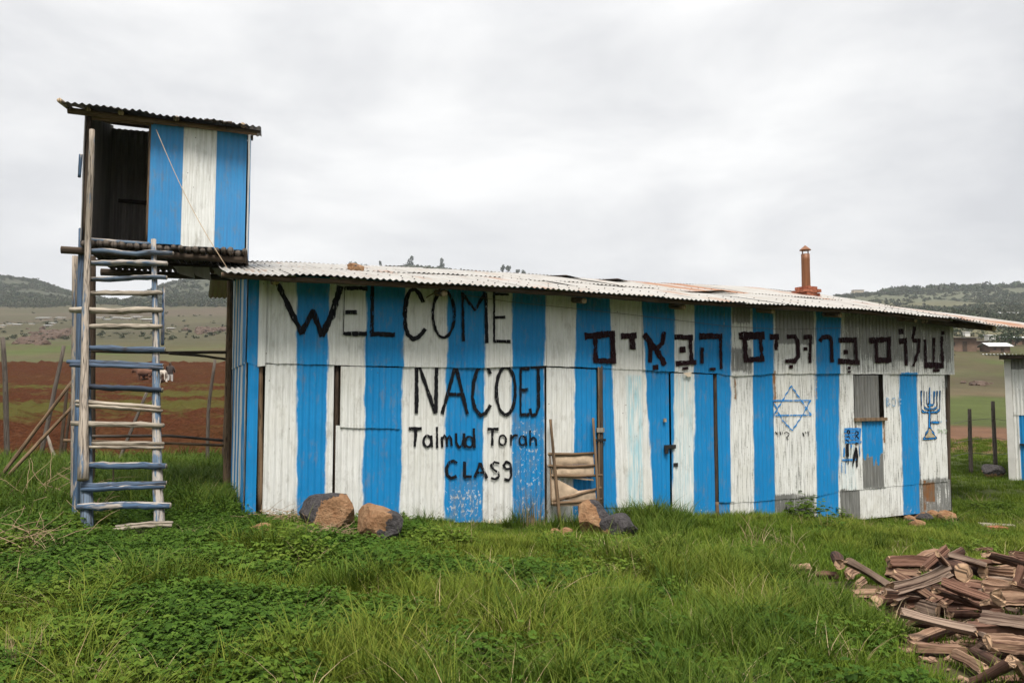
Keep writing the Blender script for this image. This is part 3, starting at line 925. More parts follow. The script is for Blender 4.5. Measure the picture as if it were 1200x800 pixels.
pole('rafter', [rpt(uR1-1.25, -2.6, -.22), rpt(uR1-.1, -2.3, -.20)], [.06, .05], DKBROWN, shed, CUTEND)
roof_course(uR1-.12, uR1+2.8, .12, RIDGE_OFF, -.05, 120, rustv=.45)
pole('roof_post', [rpt(uR1-.08, -3.5, -.1), np.array([*(P0+UD*(uR1-.08)-ND*3.5), gz(*(P0+UD*(uR1-.08)-ND*3.5))-.1])], [.05, .06], GREYW, shed)
# stick caught under the eave by the O
pole('rafter', [wpt(*on_wall(499, 349, .2), .2), wpt(*on_wall(524, 334, .3), .3)], [.008, .007], BROWN, shed, sides=5)
# sagging wire along the wall
wp = []
for px, py in ((540,345),(600,354),(680,362),(760,371),(850,382),(920,386),(985,384)):
    wp.append(wpt(*on_wall(px, py, .06), .06))
pole('wire', wp, [.003], WIRE, shed, sides=4, wob=0, rings=30)

# chimney
uc, _z = on_wall(945, 347, -2.6)
cb = np.array([*(P0+UD*uc-ND*2.6), roof_z(uc, -2.6)])
chim = mesh_obj('chimney', *(lambda V, F, W: (V, F))(*tube_data([cb+(0,0,.02), cb+(0,0,.62), cb+(0,0,.86)], [.085, .083, .083], 14, .03, 4, 8)), RUST_PIPE, shed,
                attrs={'wuv': ('FLOAT_VECTOR', tube_data([cb+(0,0,.02), cb+(0,0,.62), cb+(0,0,.86)], [.085, .083, .083], 14, .03, 4, 8)[2])})
capv = [cb+(0, 0, 1.045)]+[cb+(.115*math.cos(a), .115*math.sin(a), .945) for a in np.linspace(0, 2*PI, 13)[:-1]]+[cb+(.112*math.cos(a), .112*math.sin(a), .935) for a in np.linspace(0, 2*PI, 13)[:-1]]
capf = [(0, 1+i, 1+(i+1) % 12) for i in range(12)]+[(1+i, 13+i, 13+(i+1) % 12, 1+(i+1) % 12) for i in range(12)]+[tuple(range(13, 25))]
mesh_obj('chimney_cap', capv, capf, RUST_PIPE, chim, smooth=False, attrs={'wuv': ('FLOAT_VECTOR', np.array(capv))})
for k in range(4):
    a = k*PI/2+.5
    q = cb+np.array([.075*math.cos(a), .075*math.sin(a), 0])
    pole('cap_support', [q+(0,0,.84), q+(0,0,.95)], [.008], RUST_PIPE, chim, sides=5, wob=0)
for lay in range(4):
    hw = (.19, .17, .185, .13)[lay]
    nb = 2
    for sd_ in range(4):
        for k in range(nb):
            d_ = np.array([math.cos(sd_*PI/2+.42), math.sin(sd_*PI/2+.42), 0]); e_ = np.array([-d_[1], d_[0], 0])
            s_ = (k-.5)*hw*1.0+random.uniform(-.01,.01) + (.04 if lay % 2 else -.04)
            c = cb + d_*(hw-.04+random.uniform(-.012,.012)) + e_*s_ + np.array([0, 0, -.05+lay*.068])
            V, F = box_data(c, d_*.045, e_*(hw*.47), (0, 0, .029))
            V += rng.uniform(-.006, .006, V.shape)
            mesh_obj('brick', V, F, BRICK, chim, smooth=False)

# ------------------------------------------------------------------ lettering painted on the tin
def corr_off(u): return .009*np.cos(2*PI*u/PITCHC)
def ribbon(pts, width, off, closed=False, jit=.20, seed=0):
    """pts in (u, z): a brush stroke that lies on the corrugated sheet"""
    pts = np.array(pts, float)
    if closed: pts = np.vstack([pts, pts[:1]])
    Ls = np.concatenate([[0], np.cumsum(np.linalg.norm(np.diff(pts, axis=0), axis=1))])
    n = max(3, int(Ls[-1]/.012)+2)
    s = np.linspace(0, Ls[-1], n)
    c = np.stack([np.interp(s, Ls, pts[:, k]) for k in (0, 1)], 1)
    t = np.gradient(c, axis=0); t /= np.linalg.norm(t, axis=1)[:, None]+1e-9
    if len(pts) > 2:       # soften the corners
        k = np.ones(3)/3
        if n > 8:
            for q in (0, 1): t[1:-1, q] = np.convolve(t[:, q], k, 'valid')
            t /= np.linalg.norm(t, axis=1)[:, None]+1e-9
    nrm = np.stack([-t[:, 1], t[:, 0]], 1)
    m = max(3, int(width/.010)+1)
    ws = np.linspace(-.5, .5, m)
    wv = width*(1+jit*(vnoise(s*14, s*0+seed, 31)-.5)*2)
    e1 = (vnoise(s*40, s*0+seed, 32)-.5)*width*jit*.8
    G = c[:, None, :] + nrm[:, None, :]*(ws[None, :, None]*wv[:, None, None] + e1[:, None, None])
    u, z = G[..., 0].ravel(), G[..., 1].ravel()
    oo = off + corr_off(u)
    V = np.stack([P0[0]+UD[0]*u+ND[0]*oo, P0[1]+UD[1]*u+ND[1]*oo, z], 1)
    return V, [tuple(f) for f in grid_faces(n, m)]
def poly_fill(pts, off):
    """filled patch of paint following the corrugation: vertical slices"""
    pts = np.array(pts)
    us = np.arange(pts[:, 0].min(), pts[:, 0].max(), .0095)
    V, F = [], []
    for u in us:
        zs = []
        for i in range(len(pts)):
            a, c = pts[i], pts[(i+1) % len(pts)]
            if (a[0]-u)*(c[0]-u) < 0: zs.append(a[1]+(c[1]-a[1])*(u-a[0])/(c[0]-a[0]))
        if len(zs) < 2: continue
        o = off+float(corr_off(u))
        V += [wpt(u, min(zs), o), wpt(u, max(zs), o)]
    for i in range(len(V)//2-1): F.append((2*i, 2*i+2, 2*i+3, 2*i+1))
    return np.array(V), F
UP_OFF, LO_OFF = .043, .0215
def strokes(name, ox, oy, sc, items, mat, off, scale_w=1.0):
    parts = []
    for it in items:
        pts, wd = it[0], it[1]
        uz = [on_wall(ox+x/sc, oy+y/sc, off) for x, y in pts]
        d = math.hypot(uz[0][0], Z0)/1.0
        dep = (P0+UD*uz[0][0])[1]
        parts.append(ribbon(uz, wd/sc*dep/FPX*scale_w, off, len(it) > 2 and it[2], seed=random.random()*50))
    V, F = merge(parts)
    return mesh_obj(name, V, F, mat, shed)
def ell(cx, cy, rx, ry, a0=0, a1=360, n=22):
    return [(cx+rx*math.cos(math.radians(a)), cy+ry*math.sin(math.radians(a))) for a in np.linspace(a0, a1, n)]
def dot(cx, cy, r): return ([(cx-r, cy), (cx+r, cy)], r*2)
WEL = [
 [([(20,45),(60,130),(125,260)],23),([(122,255),(170,160),(210,270)],22),([(206,268),(250,180),(288,55)],27)],
 [([(305,60),(300,262)],3.5),([(306,64),(402,65)],18),([(308,166),(358,167)],17),([(302,257),(400,258)],19)],
 [([(424,52),(421,255)],15),([(415,258),(520,263)],20)],
 [([(640,125),(627,92),(605,70),(585,72),(568,110),(561,170),(564,230),(576,264),(597,281),(622,270),(650,238)],18)],
 [(ell(727,175,46,100),13)],
 [([(811,290),(808,82)],13),([(805,85),(860,158),(905,82)],13),([(906,84),(911,298)],13)],
 [([(942,80),(942,294)],12),([(942,90),(1005,90)],12),([(942,188),(990,188)],12),([(940,290),(1012,291)],14)]]
for ch in WEL: strokes('painted_letter', 320, 320, 3.636, ch, BLACKP, UP_OFF)
NAC = [
 [([(92,422),(93,268)],10),([(93,268),(120,345),(146,422)],10),([(147,420),(150,276)],10)],
 [([(165,424),(203,285)],10),([(203,285),(237,424)],10),([(182,368),(228,368)],9)],
 [([(303,310),(294,290),(280,284),(264,300),(254,335),(251,375),(258,408),(275,428),(290,420),(303,398)],10)],
 [(ell(346,358,27,68),10)],
 [([(388,292),(388,428)],9),([(388,295),(413,294)],9),([(388,356),(410,355)],9),([(388,426),(413,425)],9)],
 [([(416,290),(456,290)],9),([(438,290),(439,402),(432,424),(420,428),(414,408)],9)]]
for ch in NAC: strokes('painted_letter', 450, 310, 2.423, ch, BLACKP, LO_OFF)
TAL = [
 [([(70,465),(108,465)],10),([(91,465),(87,516)],10)],
 [(ell(123,501,11,16),7),([(135,484),(137,518)],7)],
 [([(150,460),(151,520)],7)],
 [([(165,518),(164,488)],7),([(165,495),(172,484),(178,494),(179,516)],6),([(179,494),(186,485),(191,494),(192,514)],6)],
 [([(205,478),(205,505),(212,518),(222,514),(227,498)],7),([(227,478),(229,519)],7)],
 [(ell(242,503,11,15),7),([(255,464),(257,520)],7)],
 [([(293,467),(325,466)],8),([(309,467),(307,513)],8)],
 [(ell(337,498,10,14),6)],
 [([(361,482),(361,513)],6),([(361,494),(370,484),(380,485)],6)],
 [(ell(393,499,9,13),6),([(403,485),(405,514)],6)],
 [([(415,470),(415,513)],6),([(416,498),(424,490),(431,495),(433,514)],6)],
 [([(207,564),(197,556),(185,561),(177,578),(179,597),(191,606),(207,600)],9)],
 [([(229,558),(229,602)],8),([(226,601),(249,602)],9)],
 [([(257,604),(273,562)],8),([(273,562),(292,606)],8),([(263,590),(287,590)],7)],
 [([(328,564),(314,560),(304,570),(311,581),(324,589),(327,600),(316,609),(304,605)],7)],
 [([(360,565),(348,559),(339,570),(347,580),(360,578)],7),([(360,562),(362,598),(354,612),(341,608)],7)]]
for ch in TAL: strokes('painted_letter', 450, 310, 2.423, ch, BLACKP, LO_OFF)
HEB = [
 [([(40,90),(135,82)],21),([(74,92),(76,172)],16),([(125,80),(132,176)],19),([(68,166),(140,168)],17)],
 [([(155,90),(203,88)],20),([(190,88),(191,132)],22)],
 [([(226,84),(262,130),(292,180)],19),([(290,76),(283,112),(268,128)],16),([(243,172),(248,132),(240,110)],14),dot(263,187,9)],
 [([(322,92),(380,95)],17),([(371,92),(376,175)],15),([(326,176),(390,171)],17),dot(347,132,9),([(345,191),(366,190)],9)],
 [([(398,90),(472,90)],18),([(465,88),(468,192)],14),([(407,125),(406,175)],13),([(430,192),(450,192)],8)],
 [([(523,90),(602,88)],24),([(541,95),(545,170)],17),([(590,85),(595,168)],15),([(538,165),(602,161)],18)],
 [([(620,92),(648,92)],18),([(640,90),(641,134)],15)],
 [([(672,92),(698,90),(707,110),(708,150),(697,168),(668,168)],15),dot(687,185,6)],
 [([(726,93),(752,92)],15),([(747,90),(746,174)],12),dot(731,130,6)],
 [([(775,106),(783,94),(805,92),(813,104),(815,172)],14)],
 [([(833,102),(892,102)],16),([(888,100),(892,172)],13),([(833,168),(900,172)],16),dot(858,140,7),dot(867,189,4),dot(867,201,4)],
 [([(930,103),(1000,100)],17),([(953,104),(955,168)],14),([(990,100),(992,170)],15),([(948,165),(1000,165)],17)],
 [([(1023,106),(1048,105)],20),([(1042,100),(1046,182)],13),dot(1030,76,8)],
 [([(1071,60),(1067,100)],11),([(1064,104),(1092,104)],12),([(1088,104),(1086,130),(1068,185)],11)],
 [([(1106,100),(1108,185)],11),([(1131,95),(1131,182)],11),([(1156,90),(1159,186)],13),([(1103,180),(1164,182)],20),dot(1160,80,6),([(1128,197),(1150,197)],10)]]
for ch in HEB: strokes('painted_letter', 670, 360, 2.667, ch, MAROON, UP_OFF)
st = 4.209
strokes('painted_star', 900, 430, st, [([(115,92),(28,238),(213,236),(115,92)],6),([(25,165),(210,164),(178,225),(120,312),(70,260),(25,165)],6)], BLUEP, LO_OFF)
strokes('painted_writing', 900, 430, st, [([(38,318),(44,330)],5),([(48,318),(50,345)],5),([(60,318),(62,334)],4),([(72,316),(74,330)],4),([(80,325),(92,318),(104,328),(96,345)],4),([(90,340),(100,358)],4),
    ([(172,322),(176,340)],5),([(186,318),(190,325)],4),([(194,316),(198,340),(205,316)],4)], BLACKP, LO_OFF)
# menorah: black outline under blue branches
men = [([(797,100),(797,295)],7),([(757,115),(757,208),(766,222),(835,222),(848,206),(849,115)],7),([(771,116),(771,192),(780,206),(822,206),(834,192),(835,116)],6),
       ([(784,118),(784,178),(792,188),(812,186),(820,176),(821,118)],6),([(797,292),(768,355),(830,350),(797,292)],6),([(806,272),(845,272)],10)]
strokes('painted_menorah', 900, 430, st, [(p, w_+4) for p, w_ in men], BLACKP, LO_OFF-.001)
strokes('painted_menorah', 900, 430, st, [(p, w_*.8) for p, w_ in men], BLUEP, LO_OFF+.002)
V, F = poly_fill([on_wall(900+x/st, 430+y/st, LO_OFF) for x, y in ((797,302),(776,348),(822,345))], LO_OFF+.004)
mesh_obj('painted_menorah', V, F, OCHREP, shed)
strokes('painted_writing', 900, 430, st, [([(850,262),(858,268),(852,275)],3),([(866,262),(868,275)],3),([(876,262),(884,266),(880,276)],3)], PALEB, LO_OFF)
strokes('painted_writing', 900, 430, st, [([(838,305),(850,312),(840,325)],4),([(858,308),(862,325)],4),([(870,306),(882,312),(874,328)],4)], GREENP, LO_OFF)
strokes('painted_writing', 900, 430, st, [([(586,150),(587,192)],4),([(586,151),(600,158),(588,170),(603,182),(587,192)],4),(ell(622,172,10,20),4),([(640,152),(655,158),(645,170),(655,180),(640,192)],4)], PALEB, LO_OFF)
# the two painted figures on their blue ground
st_f = [([(374,305),(454,303)],9),([(374,318),(454,316)],12),([(376,335),(456,333)],14),([(376,352),(456,350)],14),([(378,370),(460,368)],12),([(366,458),(440,455)],9),([(450,345),(455,440)],8),([(376,395),(374,440)],7),
        ([(362,470),(363,520)],5),([(380,470),(381,525)],4),([(410,380),(412,398)],12),([(455,300),(452,360)],10)]
strokes('painted_figures', 900, 430, st, st_f, BLUEP, LO_OFF-.001)
strokes('painted_figures', 900, 430, st, [(ell(397,320,7,10),5),([(388,345),(398,338),(404,350)],5),([(386,358),(402,372)],5),([(393,376),(393,440)],19),([(386,440),(388,470)],5),([(393,440),(395,478)],4),
        (ell(437,326,7,9),5),([(428,350),(438,340),(446,352)],5),([(430,372),(444,376)],5),([(434,396),(426,440),(419,488)],12),([(436,396),(440,440),(439,492)],12)], BLACKP, LO_OFF+.002)
# note pinned over the right-hand door
mesh_obj('pinned_note', [wpt(*on_wall(x, y, .07), .07) for x, y in ((800.5,437),(810.5,435.5),(810,441),(806,441.5),(803.5,439.5))], [(0,1,2,3,4)], PAPER, shed, smooth=False)

# ================================================================== WATCHTOWER
TB = math.radians(18.2)
TU = np.array([math.cos(TB), math.sin(TB)]); TD = np.array([-math.sin(TB), math.cos(TB)])
TF0 = at(97, 283, 9.1)[:2]
TW, TDP = 1.83, 1.70
ZF = at(97, 283, 9.1)[2]
ZR = ZF+1.52
tg = gz(*(TF0+TD*.2))
tower = thing('watchtower', (*TF0, tg), 'blue and white tin lookout hut raised on poles beside the ladder', 'tower')
def tp(u, d, z): return np.array([*(TF0+TU*u+TD*d), z])
TFRONT = (TF0, TU, -TD)
def tu(px, py, d=0.0):
    r = ray(px, py); q = TF0+TD*d
    t = np.dot(q, TD)/np.dot(r[:2], TD)
    p = r[:2]*t
    return float(np.dot(p-q, TU)), EYE+r[2]*t
ua = tu(176, 215)[0]; e1 = tu(214.5, 215)[0]; e2 = tu(252, 215)[0]
def tpaint(c):
    return lambda u, z: np.stack([np.full(u.shape, c), np.full(u.shape, .03), np.zeros(u.shape), np.full(u.shape, 0.)], -1)
zt_ = lambda u: ZR+.02
TINT = painted_tin('tower_tin', (.045,.255,.54), (.74,.75,.74))
for i, (a, c, v) in enumerate(((ua, e1, 1.), (e1, e2, 0.), (e2, TW-.01, 1.))):
    corr_sheet('wall_sheet', TFRONT, a-.005, c+.01, zt_, ZF+.02-.012*i, .03+.004*(i % 2), TINT, tower, tpaint(v), amp=.007, seed=i+3, dent=.004)
TRIGHT = (TF0+TU*TW, TD, TU)
RISE = lambda u: ZR+.02+.265*u
corr_sheet('wall_sheet', TRIGHT, -.02, TDP*.5, RISE, ZF, .02, TINT, tower, tpaint(0.), amp=.007, seed=8)
corr_sheet('wall_sheet', TRIGHT, TDP*.5, TDP, RISE, ZF+.04, .016, TINT, tower, tpaint(1.), amp=.007, seed=9)
TBACK = (TF0+TD*TDP, TU, -TD)
for i in range(3):
    corr_sheet('back_sheet', TBACK, TW/3*i-.05, TW/3*(i+1)+.02, tu(140, 151.5, TDP)[1]+.01*(i % 2), ZF, .02+.004*i, DARK_TIN, tower, None, seed=i+13, amp=.016)
TLEFT = (TF0, TD, -TU)
corr_sheet('side_sheet', TLEFT, -.03, TDP*.5+.05, RISE, ZF, .02, DARK_TIN, tower, None, seed=17)
corr_sheet('side_sheet', TLEFT, TDP*.5, TDP+.06, RISE, ZF, .012, DARK_TIN, tower, None, seed=18)
pole('tin_strip', [at(95, 181, 9.05), at(93, 208, 9.05)], [.022, .018], BLUEW, tower, sides=5)
# roof sheets: rise to the back
for i in range(3):
    u0, u1 = -.22+.73*i, -.22+.73*(i+1)+.03
    n = int((u1-u0)/(PITCHC/8)); us = np.linspace(u0, u1, n); ds = np.linspace(-.30+.03*(i % 2), TDP+.25, 9)
    uu, dd = np.meshgrid(us, ds, indexing='ij')
    zz = ZR+.085 - .045*(uu/TW) + (dd+.3)*.27 - .035 + .011*np.cos(2*PI*uu/PITCHC) + .006*(i % 2) + (fbm(uu*2.4, dd*2, 77)-.5)*.07
    V = np.stack([TF0[0]+TU[0]*uu+TD[0]*dd, TF0[1]+TU[1]*uu+TD[1]*dd, zz], -1).reshape(-1, 3)
    mesh_obj('roof_sheet', V, grid_faces(n, 9), OLD_ROOF, tower, attrs={'wuv': ('FLOAT_VECTOR', np.stack([uu, dd, 0*uu], -1).reshape(-1, 3)), 'paint': ('FLOAT_COLOR', np.zeros((n*9, 4)))})
for k in range(3): pole('roof_scrap', [tp(1.33+.1*k, -.22+.03*k, ZR+.045), tp(1.45+.1*k, -.20, ZR+.055)], [.016, .012], DKBROWN, tower, sides=5, wob=.3)
pole('roof_beam', [tp(-.20, -.06, ZR+.04), tp(TW+.12, -.06, ZR-.005)], [.036, .032], BROWN, tower, CUTEND)
pole('roof_beam', [tp(TW-.25, -.16, ZR-.01), tp(TW+.16, -.16, ZR-.02)], [.022, .02], DKBROWN, tower, CUTEND)
pole('roof_beam', [tp(-.25, TDP, ZR+.53), tp(TW+.05, TDP, ZR+.48)], [.045, .04], DKBROWN, tower, CUTEND)
for u in (.02, .38, 1.0, TW-.05):
    pole('roof_beam', [tp(u, -.10, ZR+.065), tp(u, TDP+.1, ZR+.55)], [.035, .035], DKBROWN, tower, CUTEND)
pole('roof_beam', [tp(-.24, -.28, ZR+.075), tp(-.20, .3, ZR+.15)], [.03, .03], PALE, tower, CUTEND)
pole('lintel', [tp(.05, .0, ZR+.0), tp(ua+.03, .0, ZR-.005)], [.028, .026], BROWN, tower)
pole('door_jamb', [tp(ua-.015, .02, ZF), tp(ua-.015, .02, ZR)], [.022, .022], BROWN, tower)
pole('wall_rail', [tp(.1, TDP-.05, tu(140, 236, TDP)[1]), tp(TW-.1, TDP-.05, tu(176, 241, TDP)[1])], [.03, .028], DKBROWN, tower)
# floor of poles laid front to back on beams
k = 0
for u in np.arange(.03, TW+.02, .082):
    r = random.uniform(.030, .042)
    pole('floor_pole', [tp(u, -.10+random.uniform(-.09,.06), ZF-.035+random.uniform(-.012,.008)), tp(u+.01, TDP+.1, ZF-.035)], [r, r*.9], DKBROWN, tower, GREYW, sides=7)
pole('floor_beam', [tp(-.22, -.02, ZF-.115), tp(TW+.02, -.02, ZF-.125)], [.045, .04], DKBROWN, tower, CUTEND)
pole('floor_beam', [tp(-.1, .85, ZF-.12), tp(TW+.1, .85, ZF-.12)], [.045, .04], DKBROWN, tower)
pole('floor_beam', [tp(-.1, TDP, ZF-.12), tp(TW+.1, TDP, ZF-.12)], [.05, .045], DKBROWN, tower)
pole('sill_pole', [tp(.05, -.06, ZF+.015), tp(ua+.02, -.06, ZF+.005)], [.024, .022], BLUEM, tower)
for a, c in ((1.15, .35), (1.42, .30), (.95, .3), (1.62, .4)):      # scraps of tin under the floor
    V = [tp(a, .5, ZF-.17), tp(a+.24, .45, ZF-.17), tp(a+.27, .48, ZF-.17-c*.5), tp(a+.08, .5, ZF-.17-c*.32)]
    mesh_obj('tin_scrap', V, [(0,1,2,3)], DARK_TIN, tower, smooth=False, attrs={'wuv': ('FLOAT_VECTOR', V), 'paint': ('FLOAT_COLOR', np.zeros((4, 4)))})
# legs
def tleg(a, b, d0, d1, rad, mat, end=None):
    p, q = at(*a, d0), at(*b, d1)
    g = gz(q[0], q[1])
    if q[2] > g: q = np.array([q[0], q[1], g-.08])
    return pole('post', [p, q], rad, mat, tower, end, rings=12)
tleg((97, 268), (91, 600), 9.15, 9.0, [.042, .055], BLUEW)
tleg((88, 300), (88, 592), 9.5, 9.5, [.035, .045], PALE)
tleg((104, 135), (104, 380), 9.25, 9.15, [.03, .04], BROWN)
tleg((108, 300), (107, 560), 10.7, 10.7, [.05, .06], DKBROWN)
tleg((270, 316), (265.5, 573), 11.6, 11.2, [.042, .055], BROWN)
tleg((93, 478), (88, 604), 8.7, 8.6, [.03, .035], BLUEW)
pole('post', [tp(TW-.1, TDP, ZF-.1), np.array([*(TF0+TU*(TW-.1)+TD*TDP), gz(*(TF0+TU*(TW-.1)+TD*TDP))-.1])], [.05, .06], BROWN, tower)
pole('post', [tp(.02, .0, ZF), tp(.02, .0, ZR+.05)], [.03, .028], DKBROWN, tower)
pole('post', [tp(TW-.03, .03, ZF), tp(TW-.03, .03, ZR)], [.03, .028], DKBROWN, tower)

# ================================================================== LADDER
def ld(py): return 7.85+(620-py)/(620-283)*1.12
lbase = at(150, 618, ld(618))
ladder = thing('ladder', lbase, 'homemade pole ladder with worn blue rungs leaning up to the lookout hut', 'ladder')
def lpt(x, y, dd=0): return at(x, y, ld(y)+dd)
pole('rail', [lpt(108, 152, -.55), lpt(106, 215, -.35), lpt(103, 285, -.06), lpt(100, 380, -.05), lpt(98, 470, -.05), lpt(97, 562, -.05)], [.030, .034, .036, .040, .045, .055], PALE, ladder, CUTEND, rings=24, wob=.13)
pole('rail', [lpt(101, 380, .07), lpt(101, 470, .07), lpt(101, 560, .07), lpt(103, 628, .06)], [.035, .045, .055, .06], BLUEM, ladder, rings=14)
pole('rail', [lpt(180, 281, .05), lpt(180.5, 310, .05), lpt(183, 400, .05), lpt(183, 470, .05), lpt(185, 570, .05), lpt(188, 634, .05)], [.030, .033, .040, .046, .052, .055], BLUEM, ladder, CUTEND, rings=22, wob=.12)
pole('rail', [lpt(192, 336, .1), lpt(190.5, 404, .1)], [.016, .018], BLUEW, ladder)
RG = [(104,294,203,297,4.0,BLUEM),(105,308,196,309,4.4,BLUEM),(106,327,195.5,325,3.8,BLUEM),(103,344,190,343,4.0,BARE),(82,363,190,363.5,4.3,BARE),(103,383,189.5,382.5,4.2,BARE),
      (101,407,193.5,409,4.4,BLUEW),(80,425.5,192.5,429.5,4.6,BLUEW),(103,453,190.5,457,4.8,DARKBLUE),(87,472,190.5,479,4.4,BARE),(84,495.5,192,498.5,4.4,BARE),
      (104,521.5,192.5,522,4.6,BARE),(97,545,195,546,5.4,BLUEW),(92,571.5,196,567.5,5.4,BLUEW),(91,594,200,592,5.6,BLUEW),(134,618.5,202,613.5,4.0,BARE)]
for i, (x0, y0, x1, y1, hw, m) in enumerate(RG):
    rad = hw*ld(y0)/FPX*.80
    kx = [random.uniform(-.7, .7) for _ in range(3)]
    mid = ((x0+x1)/2+random.uniform(-6,6), (y0+y1)/2+random.uniform(-1.2, 1.8))
    if i in (9, 11, 13, 15, 7):     # rungs made of two split poles
        for dy in (-hw*.45, hw*.5):
            pole('rung', [lpt(x0+random.uniform(-2,5), y0+dy, .0), lpt(mid[0], mid[1]+dy+random.uniform(-.8,.8), -.02), lpt(x1+random.uniform(-3,1), y1+dy, .0)], [rad*.58, rad*.66, rad*.5], m, ladder, BARE, rings=12, wob=.34)
    else:
        pole('rung', [lpt(x0, y0, .0), lpt(x0*.75+x1*.25, y0*.75+y1*.25+kx[0], -.01), lpt(mid[0], mid[1]+kx[1]*.6, -.02), lpt(x0*.25+x1*.75, y0*.25+y1*.75+kx[2], -.01), lpt(x1, y1, .0)], [rad*.85, rad*1.08, rad*.95, rad*1.06, rad*.8], m, ladder, BARE, rings=13, wob=.26)

# ================================================================== GUY WIRE
g0, g1 = at(183, 152, 9.2), rpt(on_wall(266, 308, .3)[0], .3, .03)
cpts = [g0*(1-t)+g1*t+np.array([0, 0, -.10*math.sin(PI*t)]) for t in np.linspace(0, 1, 12)]
tag(pole('cord', cpts, [.004], TWINE, sides=4, wob=0), 'thin slack cord running from the lookout hut down to the tin roof corner', 'cord')

# ================================================================== LEANING FOLDING SEAT
CO = np.array([*wpt(X(672, 608), bot(X(672, 608)), .2)])
seat = thing('folding_seat', CO, 'broken folding seat of poles and torn canvas leaning against the tin wall', 'chair')
def cpt(cx, cy, dd=0):
    px, py = 630+cx/5, 480+cy/5
    off = .06+.20*max(0, cy-40)/620+dd
    u, z = on_wall(px, py, off)
    return wpt(u, z, off)
pole('pole', [cpt(75,55,.03), cpt(100,330,.03), cpt(132,670,.03)], [.018, .02, .022], BROWN, seat, CUTEND, rings=10)
pole('pole', [cpt(325,48,.03), cpt(343,330,.03), cpt(360,578,.03)], [.018, .019, .021], BROWN, seat, CUTEND, rings=10)
for a, c in (((63,259),(332,253)), ((62,329),(338,326)), ((83,386),(378,383)), ((85,535),(372,455)), ((84,548),(376,522))):
    pole('slat', [cpt(*a), cpt((a[0]+c[0])/2, (a[1]+c[1])/2+4), cpt(*c)], [.021, .021, .018], BROWN, seat, CUTEND)
pole('slat', [cpt(72,255,-.01), cpt(80,560,-.01)], [.010, .010], BROWN, seat)
def cloth(c00, c10, c11, c01, nu=14, nv=8, sag=.03, name='canvas', cut=None):
    V, idx = [], {}
    for i in range(nu):
        for j in range(nv):
            s, t = i/(nu-1), j/(nv-1)
            cx = (c00[0]*(1-s)+c10[0]*s)*(1-t)+(c01[0]*(1-s)+c11[0]*s)*t
            cy = (c00[1]*(1-s)+c10[1]*s)*(1-t)+(c01[1]*(1-s)+c11[1]*s)*t
            wv = math.sin(s*PI)*math.sin(t*PI)*sag + (mnoise.noise((cx*.02, cy*.03, 1.3)))*.018
            V.append(cpt(cx, cy+(wv*60), wv*.6-.012))
    return mesh_obj(name, V, grid_faces(nu, nv), CANVAS, seat)
cloth((82,264), (326,262), (330,318), (90,322), sag=.03)
cloth((84,334), (330,332), (330,384), (88,388))
cloth((80,392), (110,396), (130,520), (84,556), nu=8)
cloth((100,398), (235,470), (250,500), (110,520), sag=.02)
cloth((230,474), (338,462), (344,545), (120,522), sag=.03)
cloth((86,536), (350,528), (356,560), (90,565), sag=.012)
cloth((190,392), (325,404), (330,416), (200,402), sag=.005, nv=4)

# ================================================================== BOULDERS AND STONES
def boulder(px, py, wpx, hpx, label, seed, crust=.5, name='boulder', group=None, dxy=None, flat=.85, cat='boulder', loc=None, sub=3, mat=None, axis=None):
    """px,py: foot of the stone in the photograph"""
    p = loc if loc is not None else on_ground(px, py)
    s = p[1]/FPX
    rx, rz = wpx*s/2, hpx*s/2
    bm = bmesh.new()
    bmesh.ops.create_icosphere(bm, subdivisions=sub, radius=1)
    rs = random.Random(seed)
    planes = []
    for _ in range(13):
        n = Vector((rs.gauss(0,1), rs.gauss(0,1), rs.gauss(0,.8))).normalized()
        planes.append((n, rs.uniform(.60, .88)))
    cd = Vector(axis if axis else (rs.gauss(0,1), -abs(rs.gauss(0,.6)), rs.gauss(0,1))).normalized()
    cr_ = []
    V = []
    for v in bm.verts:
        c = v.co.copy()
        for n, d in planes:
            k = c.dot(n)
            if k > d: c -= n*(k-d)*1.0
        c *= 1+.10*mnoise.noise(c*1.7+Vector((seed*3.1, 0, 0)))+.035*mnoise.noise(c*6+Vector((seed, 2, 0)))
        cr_.append(.5+.45*c.normalized().dot(cd)+(crust-.5))
        V.append((p[0]+c.x*rx, p[1]+rx*.5+c.y*rx*flat, p[2]+rz*.80+c.z*rz*1.12))
    F = [[v.index for v in f.verts] for f in bm.faces]
    bm.free()
    o = mesh_obj(name, V, F, mat or ROCK, origin=(p[0], p[1]+rx*.5, p[2]), smooth=False, attrs={'crust': ('FLOAT', cr_)})
    return tag(o, label, cat, group)
boulder(382, 622, 74, 46, 'large boulder with dark crust and orange broken face by the left door', 3, .44, axis=(-.75,.25,.55))
boulder(441, 642, 60, 56, 'rounded orange brown boulder in grass below the blue stripe', 8, .30, axis=(.95,-.1,-.2))
boulder(697, 629, 52, 42, 'orange boulder lying at the foot of the folding seat', 12, .34, axis=(.9,.2,.5))
boulder(729, 634, 52, 32, 'dark grey boulder half sunk in grass right of the orange one', 15, .72, axis=(.4,.1,.9))
boulder(300, 632, 36, 20, 'low reddish brown stone in the weeds near the left corner', 21, .40)
boulder(663, 630, 22, 12, 'small tan stone in the grass under the folding seat', 23, .15, name='stone', cat='stone')
boulder(650, 628, 14, 9, 'tiny tan pebble in the grass under the folding seat', 24, .1, name='stone', cat='stone')
boulder(1168, 561, 26, 20, 'dark capped round boulder by the right fence posts', 31, .48, axis=(-.2,-.3,.9))
ru, rof = on_wall(415.5, 318, -1.6)[0], -1.6
rl = rpt(ru, rof, -.01)
boulder(0, 0, 23, 13, 'flat grey brown stone weighing down the tin roof', 36, .10, name='stone', cat='stone', loc=rl)
